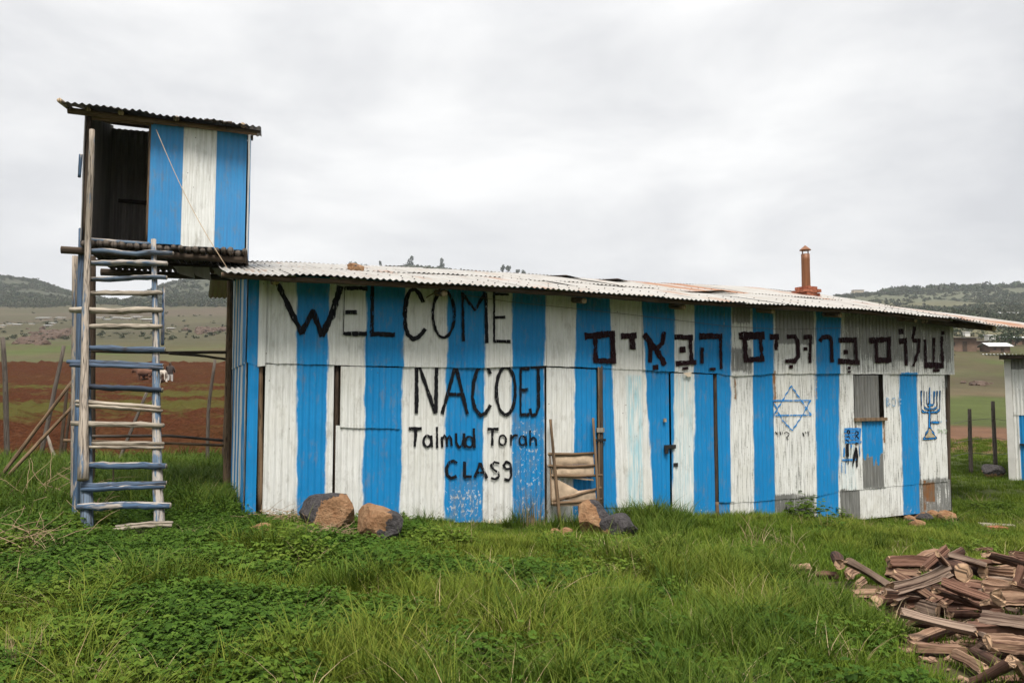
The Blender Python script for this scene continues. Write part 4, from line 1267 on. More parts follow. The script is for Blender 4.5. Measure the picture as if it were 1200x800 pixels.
for i, (px, py, w_, h_, lb, cr2) in enumerate(((1068,614,16,12,'rusty brown stone leftmost of those under the far wall corner',.25), (1078,620,22,11,'orange slab of stone in front of the far wall corner',.05),
        (1086,612,26,12,'dark grey stone between the orange slabs at the far corner',.7), (1096,609,24,11,'pale pinkish slab propped under the far wall corner',.12), (1112,611,26,13,'orange slab rightmost under the far wall corner',.05),
        (990,618,40,6,'long low strip of reddish stone along the wall foot',.2))):
    boulder(px, py, w_, h_, lb, 40+i, cr2, name='stone', cat='stone', group='stones at the far wall corner', sub=2)
def slab_thing(px, py, wpx, hpx, rot, lb, mat, name='plank', cat='plank', dp=.10):
    p = on_ground(px, py, .03); s = p[1]/FPX
    d = np.array([math.cos(rot), math.sin(rot), 0]); e = np.array([-d[1], d[0], 0])
    V, F = box_data(p, d*wpx*s/2, e*dp, np.array([0, 0, hpx*s/2]))
    V += rng.uniform(-.012, .012, V.shape)
    return tag(mesh_obj(name, V, F, mat, origin=p, smooth=False, attrs={'wuv': ('FLOAT_VECTOR', V[:, [1, 0, 2]])}), lb, cat)
slab_thing(1168, 615, 34, 4, -.3, 'thin grey board lying in the grass beyond the far corner', BARE)
slab_thing(1168, 620, 18, 5, .2, 'orange brick bit lying in the grass beside the thin board', BRICK, 'brick', 'brick')

# ================================================================== FIREWOOD
def section(kind, rs):
    pts, tagm = [], []
    if kind == 'round':
        for a in np.linspace(0, 2*PI, 15)[:-1]: pts.append((math.cos(a), math.sin(a))); tagm.append(1)
    elif kind == 'half':
        for a in np.linspace(PI, 2*PI, 8): pts.append((math.cos(a), math.sin(a)*.9+.35)); tagm.append(1)
        for x in np.linspace(1, -1, 10)[1:-1]: pts.append((x, .35+rs.uniform(-.16, .26))); tagm.append(0)
    elif kind == 'wedge':
        for a in np.linspace(PI*1.12, PI*1.88, 6): pts.append((math.cos(a)*1.0, math.sin(a)*.9+.2)); tagm.append(1)
        p, q, t = pts[-1], (rs.uniform(-.2, .3), .85), pts[0]
        for s in np.linspace(0, 1, 10)[1:]: pts.append((p[0]+(q[0]-p[0])*s+rs.uniform(-.10,.10), p[1]+(q[1]-p[1])*s+rs.uniform(-.10,.10))); tagm.append(0)
        for s in np.linspace(0, 1, 10)[1:-1]: pts.append((q[0]+(t[0]-q[0])*s+rs.uniform(-.09,.09), q[1]+(t[1]-q[1])*s+rs.uniform(-.09,.09))); tagm.append(0)
    else:      # flat split slab
        for x in np.linspace(-1, 1, 9): pts.append((x, -.42+rs.uniform(-.06,.06))); tagm.append(0)
        for x in np.linspace(1, -1, 9): pts.append((x, .42+rs.uniform(-.10,.12))); tagm.append(0)
    return np.array(pts), tagm
def firewood(a, b, rad, kind, label, seed, mat=None, roll=0.0, group='split logs in the firewood heap'):
    rs = random.Random(seed)
    a, b = np.asarray(a, float), np.asarray(b, float)
    sec, tg_ = section(kind, rs)
    c_, s_ = math.cos(roll), math.sin(roll)
    sec = sec@np.array([[c_, s_], [-s_, c_]])
    t = (b-a); Ln = np.linalg.norm(t); t /= Ln
    ref = np.array([0, 0, 1.]) if abs(t[2]) < .9 else np.array([0, 1., 0])
    x = np.cross(t, ref); x /= np.linalg.norm(x); y = np.cross(x, t)
    n, m = 13, len(sec)
    bow = rs.uniform(-.03, .03)*Ln; bow2 = rs.uniform(-.02, .03)*Ln
    V, W_ = [], []
    per = np.concatenate([[0], np.cumsum(np.linalg.norm(np.diff(sec, axis=0), axis=1))])*rad
    endv = [[rs.uniform(-.09, .09)*min(Ln, .6) for _ in range(m)] for _ in (0, 1)]
    for i in range(n):
        f = i/(n-1)
        r = rad*(1+.10*math.sin(f*5+seed)+rs.uniform(-.04, .04))
        cpt_ = a+t*Ln*f + x*bow*math.sin(f*PI) + y*bow2*math.sin(f*PI)
        for k in range(m):
            j = 1+rs.uniform(-.04, .04)+.07*mnoise.noise((k*.9, i*.45, seed*1.7))
            e = endv[0][k]*.5*(1 if i == 0 else 0)+endv[1][k]*.5*(1 if i == n-1 else 0)
            V.append(cpt_ + (x*sec[k, 0]+y*sec[k, 1])*r*j + t*e)
            W_.append((per[k]+seed*.31, f*Ln+seed*.17, 0))
    F, fm = [], []
    for i in range(n-1):
        for k in range(m):
            k2 = (k+1) % m
            F.append((i*m+k, i*m+k2, (i+1)*m+k2, (i+1)*m+k)); fm.append(1 if (tg_[k] and tg_[k2]) else 0)
    F.append(tuple(range(m))[::-1]); F.append(tuple(range((n-1)*m, n*m))); fm += [2, 2]
    o = mesh_obj('firewood_log', V, F, [mat or SPLIT, BARK, ENDG], origin=(a+b)/2, smooth=False, attrs={'wuv': ('FLOAT_VECTOR', W_)}, fmat=fm)
    return tag(o, label, 'log', group)
def wq(cx, cy): return 860+cx/3.529, 600+cy/3.529
FW = [ # crop coords of both ends, thickness, lift of axis above ground, kind, material, depth skew, label
 ((418,215),(452,205),46,.26,'round',None,.20,'short round log standing at the upper left end of the firewood heap'),
 ((350,262),(425,262),36,.12,'wedge',SPLITR,.0,'dark wedge of wood at the left foot of the firewood heap'),
 ((440,258),(512,254),38,.16,'half',None,.12,'stubby brown half log under the long slanting split log'),
 ((468,200),(640,305),50,.24,'slab',SPLITG,.0,'long pale split log slanting down the left of the firewood heap'),
 ((352,305),(470,305),30,.05,'half',SPLITG,.0,'thin brown log half hidden in grass at the left foot of the heap'),
 ((478,296),(545,300),38,.08,'wedge',None,.15,'small reddish wedge poking out below the long slanting log'),
 ((500,340),(645,348),46,.07,'half',SPLIT,.0,'bowed half log with pale top lying low in front of the heap'),
 ((560,378),(665,382),15,.03,'slab',SPLITR,.0,'thin splinter of wood lying on the grass before the heap'),
 ((640,205),(832,218),54,.30,'wedge',SPLITR,.0,'broad red split log across the back left of the heap'),
 ((636,252),(765,258),46,.22,'wedge',SPLIT,.0,'orange log with a fresh split face under the broad red log'),
 ((648,318),(872,240),70,.30,'wedge',SPLITG,.0,'biggest grey ridged log tilted up to the right in mid heap'),
 ((690,368),(842,415),56,.10,'half',SPLITG,.0,'pale grained half log lying low in front of the biggest grey log'),
 ((735,250),(862,185),36,.36,'wedge',SPLITR,.1,'dark log leaning behind the biggest grey log'),
 ((842,172),(892,226),34,.46,'half',SPLIT,.0,'curved piece of bark wood on top of the heap'),
 ((888,178),(1045,222),44,.44,'slab',SPLITG,.0,'streaky pale slab across the top of the heap'),
 ((905,235),(985,260),76,.36,'round',None,-.28,'thick round log showing its ringed cut end'),
 ((1005,238),(1045,252),52,.36,'round',SPLITR,-.22,'round red log beside the one with the ringed cut end'),
 ((1050,240),(1162,252),40,.36,'half',SPLIT,.0,'half log lying just right of the two round ones'),
 ((1042,175),(1185,215),48,.46,'half',SPLITR,.0,'dark hollow log on the top right of the heap'),
 ((1148,170),(1240,195),42,.44,'wedge',SPLITR,.0,'dark log at the top right edge of the photograph'),
 ((862,290),(1062,362),48,.30,'wedge',SPLITR,.0,'long red brown log running down right below the ringed log'),
 ((828,322),(1045,402),40,.22,'half',SPLITR,.0,'dark narrow log under the long red brown one'),
 ((1030,312),(1150,322),56,.32,'half',SPLIT,.0,'pinkish log under the half log on the right'),
 ((790,350),(850,388),46,.16,'round',None,-.15,'short log end showing a flat cut face in mid heap'),
 ((850,372),(882,398),44,.14,'wedge',SPLIT,-.12,'small brown chunk wedged beside the short log end'),
 ((890,420),(1005,422),50,.10,'half',SPLITR,.0,'dark bark log at the front foot of the heap'),
 ((1036,372),(1105,382),46,.28,'slab',SPLIT,.0,'short pale pink slab with a square end'),
 ((1095,352),(1240,362),74,.34,'wedge',SPLIT,.0,'big pale freshly split log at the right edge'),
 ((1022,440),(1240,470),70,.22,'half',SPLITG,.0,'long grey log lying flat at the right of the heap'),
 ((1150,292),(1240,325),30,.42,'slab',SPLITR,.0,'thin slab above the big pale split log'),
 ((1168,290),(1192,222),26,.46,'slab',SPLITR,.0,'thin upright splinter near the right edge'),
 ((1008,492),(1072,524),28,.14,'slab',SPLITG,.0,'short pale splinter above the cream topped log'),
 ((1055,540),(1240,550),70,.17,'half',SPLIT,.0,'cream topped log with a knot near the right edge'),
 ((1050,592),(1240,604),40,.06,'half',SPLITR,.0,'dark log in shade under the cream topped one'),
 ((742,555),(945,566),50,.05,'slab',SPLIT,.0,'flat pale slab lying alone in front of the heap'),
 ((918,588),(1042,655),54,.07,'wedge',SPLIT,.0,'split chunk lying alone beside the flat pale slab'),
 ((985,705),(1145,622),44,.14,'round',SPLITR,.0,'smooth pinkish branch at the bottom right'),
 ((1085,695),(1240,684),46,.06,'half',SPLITR,.0,'dark log under the smooth pinkish branch'),
 ((1152,600),(1225,705),40,.16,'slab',SPLIT,.0,'pale board like slab in the bottom right corner'),
 ((1058,612),(1122,645),52,.12,'round',SPLITR,-.1,'stubby round log beside the pinkish branch'),
 ((785,478),(852,492),24,.03,'half',SPLITR,.0,'small dark log lying in grass before the heap'),
 ((118,302),(236,338),16,.04,'half',SPLITR,.0,'thin dark stick lying alone in the grass left of the heap'),
 ((232,228),(316,230),38,.07,'slab',SPLIT,.0,'pale block of wood lying alone left of the heap'),
 ((1000,155),(1060,150),20,.06,'slab',SPLITR,.0,'reddish splinter in the grass behind the heap'),
]
LOGS = []
for i, (a, c, th, lift, kind, m, skew, lb) in enumerate(FW):
    pa_, pb_ = on_ground(*wq(*a), lift), on_ground(*wq(*c), lift)
    # keep the piece at one distance: lengths are those of short split logs
    dm = (pa_[1]+pb_[1])/2
    if lift > .1:
        pa_, pb_ = at(*wq(*a), dm-skew*.5+.10*math.sin(i*2.3)), at(*wq(*c), dm+skew*.5-.10*math.sin(i*2.3))
    rad = th/3.529/2*dm/FPX*{'slab': 1.15, 'half': 1.08, 'wedge': 1.10, 'round': .95}[kind]
    if skew:
        ax_ = (pb_-pa_); ax_[1] += -abs(skew)*1.2 if skew < 0 else abs(skew)*1.4
        mid = (pa_+pb_)/2
        ln = max(.32, np.linalg.norm(ax_))
        ax_ = ax_/np.linalg.norm(ax_)*ln
        pa_, pb_ = mid-ax_*.15, mid+ax_*.85
        if skew < 0: pa_, pb_ = mid+np.array([.0, .0, 0]), mid-ax_/ln*.4
        if skew < 0: pa_ = mid - np.array([0, .02, 0])
    LOGS.append(((pa_+pb_)/2, np.linalg.norm(pb_-pa_)))
    firewood(pa_, pb_, rad, kind, lb, i+5, m, (random.uniform(-1.1, -.5) if kind == 'half' and 'dark' not in lb else random.uniform(-.5, .5)), group='split logs in the firewood heap' if lift > .05 else 'loose logs lying round the firewood heap')
# logs underneath that fill the heap
hc = on_ground(1130, 715, .05)
for i in range(60):
    px = random.uniform(1045, 1260); py = 628+ (random.uniform(24, 118))
    if px < 1090: py = min(py, 703)
    p = on_ground(px, py+14, .04)
    p[2] += random.uniform(.0, .16)
    a = random.uniform(-.7, .7)+(PI if random.random() < .5 else 0); ln = random.uniform(.2, .28)
    d = np.array([math.cos(a), math.sin(a), random.uniform(-.2, .2)])*ln
    firewood(p-d, p+d, random.uniform(.028, .070), random.choice(['wedge', 'half', 'slab', 'wedge', 'half']), 'split log deep in the firewood heap, mostly covered by others', 300+i, random.choice([SPLIT, SPLITR, SPLITG, SPLITR]), random.uniform(-1.2, .2), group='covered logs inside the firewood heap')

# bark chips and splinters trodden into the earth round the heap
cp_ = []
for i in range(420):
    p = on_ground(random.gauss(1095, 75), random.gauss(728, 34), .015)
    if p[0] < .46*p[1]: continue
    a = random.uniform(0, 6.28); l_ = random.uniform(.015, .06)
    d_ = np.array([math.cos(a), math.sin(a), random.uniform(-.2, .2)])*l_; e_ = np.array([-math.sin(a), math.cos(a), random.uniform(-.3, .3)])*l_*.3
    cp_.append(box_data(p, d_, e_, (0, 0, .004)))
V, F = merge(cp_)
mesh_obj('wood_chips', V, F, SPLIT, smooth=False, attrs=boxw(V))['kind'] = 'stuff'

# ================================================================== FENCES
def fpost(a, b, wpx, label, mat=GREYW, name='fence_post', cat='fence post', group=None, depth=None, lean=0.0, mid=None):
    q = on_ground(*b) if depth is None else at(*b, depth)
    p = at(*a, q[1]+lean)
    r = wpx*q[1]/FPX/2
    g = gz(q[0], q[1])
    q2 = q.copy(); q2[2] -= .05
    pts = [p]+([at(*mid, q[1]+lean*.5)] if mid else [])+[q2]
    return tag(pole(name, pts, [r*.8, r], mat, rings=9, wob=.14, sides=7), label, cat, group)
GL = 'old posts of the broken fence behind the ladder'
fpost((3, 395), (9, 543), 6.0, 'crooked grey fence post at the left edge of the view', group=GL, mid=(6, 440))
fpost((75, 405), (47, 537), 5.0, 'tall leaning grey fence post left of the ladder', group=GL, lean=.3)
fpost((79, 452), (70, 543), 4.2, 'dark short fence post close beside the ladder', DKBROWN, group=GL)
fpost((84, 470), (74, 540), 3.6, 'thin dark stake leaning behind the blue ladder post', DKBROWN, group=GL)
fpost((252, 421), (243, 545), 4.0, 'slim curved fence post between ladder and schoolhouse', group=GL, mid=(244, 480))
fpost((266, 445), (261, 547), 3.4, 'slim dark stake right beside the tin end wall', DKBROWN, group=GL)
fpost((172, 460), (136, 545), 4.4, 'slanting grey prop seen through the ladder rungs', group=GL, lean=.4)
fpost((54, 507), (67, 540), 4.0, 'short pale stick propped at the foot of the left fence', PALE, group=GL)
fpost((133, 540), (133, 590), 2.2, 'thin dark stake standing in weeds behind the lowest rungs', DKBROWN, group=GL)
fpost((84.5, 447), (0, 556), 4.6, 'upper slanting pole resting on the fence by the ladder', BROWN, 'fence_pole', 'pole', GL, depth=11.5, lean=.3)
fpost((88, 473), (3, 560), 4.8, 'lower slanting pole resting on the fence by the ladder', BROWN, 'fence_pole', 'pole', GL, depth=11.2, lean=.3)
def rail2(pts, d, wpx, lb, mat):
    P = [at(x, y, dd) for (x, y), dd in zip(pts, d)]
    return tag(pole('fence_rail', P, [wpx*d[0]/FPX/2], mat, CUTEND if False else None, rings=12, wob=.16, sides=7) if False else pole('fence_rail', P, [wpx*d[0]/FPX/2], mat, rings=12, wob=.16, sides=7), lb, 'rail', 'rails between tower and schoolhouse')
rail2([(100,411),(190,413),(276,412.5)], (10.4, 11.0, 11.5), 4, 'upper dark rail running from tower to the corner pole', DKBROWN)
rail2([(198,414),(235,416.5),(266,421)], (10.9, 11.2, 11.5), 3.2, 'short dark rail drooping just under the upper rail', DKBROWN)
rail2([(74,516),(180,518.5),(275,522)], (10.2, 10.8, 11.4), 3.6, 'lower brown rail running from tower to the corner pole', BROWN)
rail2([(103,511),(200,510.5),(262,516)], (10.4, 10.9, 11.5), 3.2, 'thin bowed grey rail just above the lower brown rail', GREYW)
# wire fence on the right
GR = 'posts of the wire fence beyond the far corner'
r1 = fpost((1136, 479), (1138, 556), 5, 'shorter post of the wire fence beside the far wall corner', group=GR)
r2 = fpost((1163.5, 470), (1167, 548), 5, 'taller post of the wire fence behind the dark capped boulder', group=GR)
for k, (ya, yb, yc) in enumerate(((492, 490, 500), (515, 512, 522), (530, 533, 528))):
    d1_, d2_ = on_ground(1138, 556)[1], on_ground(1167, 548)[1]
    tag(pole('fence_wire', [at(1118, ya+4, d1_-1.2), at(1137, ya, d1_), at(1165, yb, d2_), at(1215, yc, d2_+2)], [.006], WIRE, sides=4, wob=0, rings=12),
        ['top', 'middle', 'lowest'][k]+' strand of wire strung along the right fence posts', 'wire', 'wires of the right fence')

# ================================================================== SECOND SHED ON THE RIGHT
sb = on_ground(1183, 562)
SD = sb[1]
shed2 = thing('tin_shed', sb, 'pale grey tin shed cut off by the right edge', 'shed')
su = np.array([math.cos(.60), -math.sin(.60)]); sn = np.array([su[1], -su[0]])
SF = (sb[:2], su, sn)
zt2 = at(1183, 418, SD)[2]; z1 = at(1183, 437, SD)[2]; z2 = at(1183, 486, SD)[2]
wp_ = lambda g: (lambda u, z: np.stack([np.zeros(u.shape), np.full(u.shape, g), np.zeros(u.shape), np.zeros(u.shape)], -1))
corr_sheet('wall_sheet', SF, .12, 3.2, zt2, z2, .012, TIN, shed2, lambda u, z: np.stack([np.zeros(u.shape), np.where(z > z1+.1, .75, .12), np.zeros(u.shape), np.zeros(u.shape)], -1), seed=1, per=6)
corr_sheet('wall_sheet', SF, .10, 3.2, z2+.05, sb[2]-.03, .0, TIN, shed2, lambda u, z: np.stack([np.where((u > .25) & (u < .42), .8, 0), np.where(u > .42, .6, .3), np.zeros(u.shape), np.zeros(u.shape)], -1), seed=2, per=6)
corr_sheet('wall_sheet', (sb[:2], -sn, -su), .0, 3.0, zt2+.1, sb[2]-.03, .0, TIN, shed2, wp_(.3), seed=3, per=6)
V, F = box_data(np.array([*(sb[:2]+su*.06), (zt2+sb[2])/2]), np.array([*su, 0])*.07, np.array([*sn, 0])*.06, (0, 0, (zt2-sb[2])/2))
mesh_obj('corner_post', V, F, WHITEW, shed2, smooth=False)
n = 60; us = np.linspace(-.48, 3.6, n*4); ds = np.linspace(-.35, 3.3, 6)
uu, dd = np.meshgrid(us, ds, indexing='ij')
zz = zt2+.06 + dd*.03+uu*-.035 + .012*np.cos(2*PI*uu/PITCHC)
V = np.stack([sb[0]+su[0]*uu-sn[0]*dd, sb[1]+su[1]*uu-sn[1]*dd, zz], -1).reshape(-1, 3)
mesh_obj('roof_sheet', V, grid_faces(len(us), 6), PALE_TIN, shed2, attrs={'wuv': ('FLOAT_VECTOR', np.stack([uu, dd, 0*uu], -1).reshape(-1, 3)), 'paint': ('FLOAT_COLOR', np.zeros((len(us)*6, 4)))})
pole('roof_beam', [np.array([*(sb[:2]+su*-.1+sn*.25), zt2-.02]), np.array([*(sb[:2]+su*3.3+sn*.25), zt2-.10])], [.05], DKBROWN, shed2)
slabv = np.array([*(sb[:2]+su*.36+sn*.03), at(1183, 520, SD)[2]])
V, F = box_data(slabv, np.array([*su, 0])*.12, np.array([*sn, 0])*.02, (0, 0, .02)); mesh_obj('latch', V, F, IRON, shed2, smooth=False)

# ================================================================== FAR HOUSES
def house(px, py, wpx, hpx, label, wallm, roofm, pitch_=.12, depth=None, name='house', door=True, dm=.8, group=None, gable=False):
    """px,py = left foot of the front wall"""
    p = on_ground(px, py) if depth is None else at(px, py, depth)
    s = p[1]/FPX
    W_, H_ = wpx*s, hpx*s
    D_ = W_*dm
    t = thing(name, p, label, 'house', group)
    c = p+np.array([W_/2, D_/2, H_/2-.3])
    V, F = box_data(c, (W_/2, 0, 0), (0, D_/2, 0), (0, 0, H_/2+.3))
    mesh_obj('wall', V, F, wallm, t, smooth=False)
    rp = W_*pitch_
    o = .12*W_ if W_ < 6 else .5
    z = p[2]+H_+.02
    if gable:
        R = [(-o,-o,0),(W_+o,-o,0),(W_+o,D_/2,rp+.2*rp),(-o,D_/2,rp*1.2),(-o,D_+o,0),(W_+o,D_+o,0)]
        R = [p+np.array([a, b, H_+c_]) for a, b, c_ in R]
        R2 = [r+np.array([0, 0, .07]) for r in R]
        V = R+R2
        F = [(0,1,2,3),(3,2,5,4),(6,9,8,7),(9,10,11,8),(0,6,7,1),(4,5,11,10),(0,3,9,6),(3,4,10,9),(1,7,8,2),(2,8,11,5)]
        mesh_obj('gable_wall', [p+np.array(q) for q in ((0.01,.02,H_-.05),(0.01,D_-.02,H_-.05),(0.01,D_/2,H_+rp))]+[p+np.array(q) for q in ((W_-.01,.02,H_-.05),(W_-.01,D_-.02,H_-.05),(W_-.01,D_/2,H_+rp))], [(0,1,2),(3,5,4)], wallm, t, smooth=False)
    else:
        R = [(-o,-o,0),(W_+o,-o,0),(W_+o,D_+o,rp),(-o,D_+o,rp)]
        R = [p+np.array([a, b, H_+c_]) for a, b, c_ in R]; V = R+[r+np.array([0, 0, .08]) for r in R]
        F = [(3,2,1,0),(4,5,6,7),(0,1,5,4),(1,2,6,5),(2,3,7,6),(3,0,4,7)]
    mesh_obj('roof', V, F, roofm, t, smooth=False, attrs={'wuv': ('FLOAT_VECTOR', np.array(V)*.3), 'paint': ('FLOAT_COLOR', np.zeros((len(V), 4)))})
    if door:
        V, F = box_data(p+np.array([W_*.62, -.02, H_*.38]), (W_*.07, 0, 0), (0, .03, 0), (0, 0, H_*.38)); mesh_obj('door', V, F, DKBROWN, t, smooth=False, attrs=boxw(V))
        V, F = box_data(p+np.array([W_*.25, -.02, H_*.58]), (W_*.06, 0, 0), (0, .03, 0), (0, 0, H_*.13)); mesh_obj('window', V, F, IRON, t, smooth=False)
    return t
house(1108, 412, 37, 16, 'flat roofed brown mud house nearest the far wall corner', MUD, OLD_ROOF, .05)
house(1137, 410, 22, 10, 'small brown hut just right of the flat roofed mud house', MUD, OLD_ROOF, .06)
house(1160, 413, 24, 7, 'mud hut with a shining tin roof above the right shed', MUD, PALE_TIN, .16, gable=True)
house(1186, 404, 22, 8, 'low hut with a pale roof in front of the dark trees', MUD, PALE_TIN, .12)
house(1158, 399, 9, 6, 'tiny whitish hut up the slope behind the mud houses', WHITEW, PALE_TIN, .1, door=False)
house(1131, 394, 6, 5, 'tiny pale shack left of two others on the slope', WHITEW, PALE_TIN, .1, door=False)
house(1178, 371, 40, 3, 'long white roofed building high on the right slope', LIMEW, PALE_TIN, .08, door=False, dm=.25)
# white tank
tk = on_ground(1137.5, 409); s = tk[1]/FPX; r = 3.6*s
tankv, tankf, _w = tube_data([tk+(0,0,0), tk+(0,0,4.8*s), tk+(0,0,5.6*s), tk+(0,0,6*s)], [r, r, r*.8, r*.3], 14, .0, 1)
tank = tag(mesh_obj('water_tank', tankv, tankf, WHITEW, origin=tk), 'small white water tank in front of the brown mud house', 'tank')
mesh_obj('tank_lid', tube_data([tk+(0,0,6*s), tk+(0,0,6.4*s)], [r*.35, r*.35], 10, 0, 1, 2)[0], tube_data([tk+(0,0,6*s), tk+(0,0,6.4*s)], [r*.35, r*.35], 10, 0, 1, 2)[1], WHITEW, tank)
FLH = [(43,374,12,1.6,'white tin roof left of two on the upper far slope'),(66,374,8,1.8,'white tin roof nearest the ladder on the upper far slope'),(0,383,5,1.6,'white hut at the very left edge far across the valley'),
       (8,381,6,1.6,'second white hut from the left edge far across the valley'),(16,382,7,1.8,'third white hut from the left edge far across the valley'),(34,381,5,1.6,'lone small white hut in the middle of the far slope'),
       (52,383,7,1.7,'lower pale hut of the pair near the ladder far off'),(58,380,6,1.6,'upper pale hut of the pair near the ladder far off'),
       (112,374,8,1.8,'far white roof seen leftmost between the ladder rungs'),(122,376,7,1.6,'far white roof second between the ladder rungs'),(131,374,10,1.8,'far white roof third between the ladder rungs'),
       (143,375,9,1.8,'far white roof fourth between the ladder rungs'),(155,373,9,1.8,'far white roof fifth between the ladder rungs'),(166,376,12,1.9,'far white roof rightmost between the ladder rungs'),(196,386,7,1.5,'far pale hut just right of the ladder')]
for a in FLH:
    house(a[0], a[1], a[2], a[3], a[4], MUD if a[0] in (196,) else LIMEW, PALE_TIN, .10, door=False, dm=.5, group='far huts across the valley')
for px, py, wd, h_, lb in ((981, 345, 15, 5, 'low beige block leftmost on the right hilltop'), (1001, 342, 12, 7.5, 'taller beige block on the right hilltop'), (1014, 343, 14, 5, 'long beige block beside the taller one on the hilltop'), (1029, 343, 11, 5, 'beige block rightmost on the hilltop before the trees'),
                           (916, 352, 11, 8, 'small beige house peeping over the roof left of the chimney')):
    house(px, py+8, wd, h_+3, lb, LIMEW, LIMEW, .03, depth=640, name='hilltop_building', door=False, dm=.6)

# ================================================================== TREES, SCRUB
def leaf_cloud(n, rad, size, seed, lumps=7, squash=.8):
    rs = np.random.default_rng(seed)
    cs = rs.normal(0, .45, (lumps, 3)); cs[:, 2] *= squash
    lr = rs.uniform(.35, .62, lumps)
    k = rs.integers(0, lumps, n)
    d = rs.normal(0, 1, (n, 3)); d /= np.linalg.norm(d, axis=1)[:, None]
    c = cs[k]+d*(lr[k]*rs.uniform(.6, 1.05, n))[:, None]
    c = c*np.array(rad)
    a = rs.normal(0, 1, (n, 3)); a /= np.linalg.norm(a, axis=1)[:, None]
    b_ = np.cross(a, rs.normal(0, 1, (n, 3))); b_ /= np.linalg.norm(b_, axis=1)[:, None]
    sz = size*rs.uniform(.6, 1.3, n)[:, None]
    V = np.stack([c-a*sz, c+b_*sz*.6, c+a*sz, c-b_*sz*.6], 1).reshape(-1, 3)
    F = np.arange(n*4).reshape(n, 4)
    t = np.repeat(rs.uniform(0, 1, n), 4)
    return V, F, t
def tree(px, py, hpx, wpx, label, seed, depth=None, group=None, trunk_f=.3, mat=None):
    p = on_ground(px, py) if depth is None else at(px, py, depth)
    if depth is not None: p[2] = gz(p[0], p[1])
    s = p[1]/FPX; H_, W_ = hpx*s, wpx*s
    p[2] -= .2
    t = thing('tree', p, label, 'tree', group)
    pole('trunk', [p, p+np.array([.02*H_, 0, H_*.35]), p+np.array([-.01*H_, .02*H_, H_*.8])], [H_*.035, H_*.025, H_*.01], GREYW, t, sides=6)
    for q in range(3):
        a = random.random()*6.28
        pole('limb', [p+np.array([.01*H_, 0, H_*(.3+.1*q)]), p+np.array([math.cos(a)*W_*.3, math.sin(a)*W_*.3, H_*(.55+.1*q)])], [H_*.014, H_*.006], GREYW, t, sides=5)
    V, F, tt = leaf_cloud(420, (W_*.52, W_*.52, H_*(1-trunk_f)*.50), max(W_, H_)*.055, seed)
    V = V + p + np.array([0, 0, H_*(trunk_f+(1-trunk_f)*.5)])
    mesh_obj('crown', V, F, mat or TREEM, t, smooth=False, attrs={'tint': ('FLOAT', tt)})
    return t
TG = 'small trees on the middle skyline'
for i, (px, top, hh, ww, lb) in enumerate(((420, 305, 8, 10, 'round tree on the skyline just behind the roof stone'),(431, 309, 6, 8, 'low bush tree on the skyline right of the roof stone'),(449, 306, 7, 3, 'thin dead looking tree on the skyline past the roof stone'),
        (483, 304, 10, 7, 'dark upright tree on the skyline above the letters'),(519, 304, 9, 6, 'lone tree on the skyline over the second letter O'),(589.5, 311, 8, 4, 'left tree of a skyline pair over the last letter E'),
        (595, 311, 8, 5, 'right tree of a skyline pair over the last letter E'),(606, 315, 6, 4, 'small skyline tree right of the pair'),(613, 316, 6, 5, 'smallest skyline tree at the right of the row'))):
    t = tree(px, 0, hh+5, ww, lb, 200+i, depth=690, group=TG, trunk_f=.4 if ww < 6 else .25)
    # stand it so that its crown tops the skyline as seen
    want = at(px, top, 690)[2]-(hh+5)*690/FPX
    t.location.z = max(want, gz(t.location.x, t.location.y)-2.5)
TR = 'trees among the huts on the right slope'
tree(1172, 408, 20, 20, 'dark round tree beside the shining tin roof', 230, group=TR, trunk_f=.1)
tree(1190, 405, 24, 22, 'dark broad tree at the right edge behind the shed roof', 231, group=TR, trunk_f=.1)
tree(1182, 398, 16, 16, 'smaller dark tree up the slope between two others', 232, group=TR, trunk_f=.1)
tree(1116, 392, 9, 12, 'low bushy tree behind the flat roofed mud house', 233, group=TR, trunk_f=.1)
tree(1150, 398, 10, 9, 'small bushy tree behind the brown hut', 234, group=TR, trunk_f=.1)

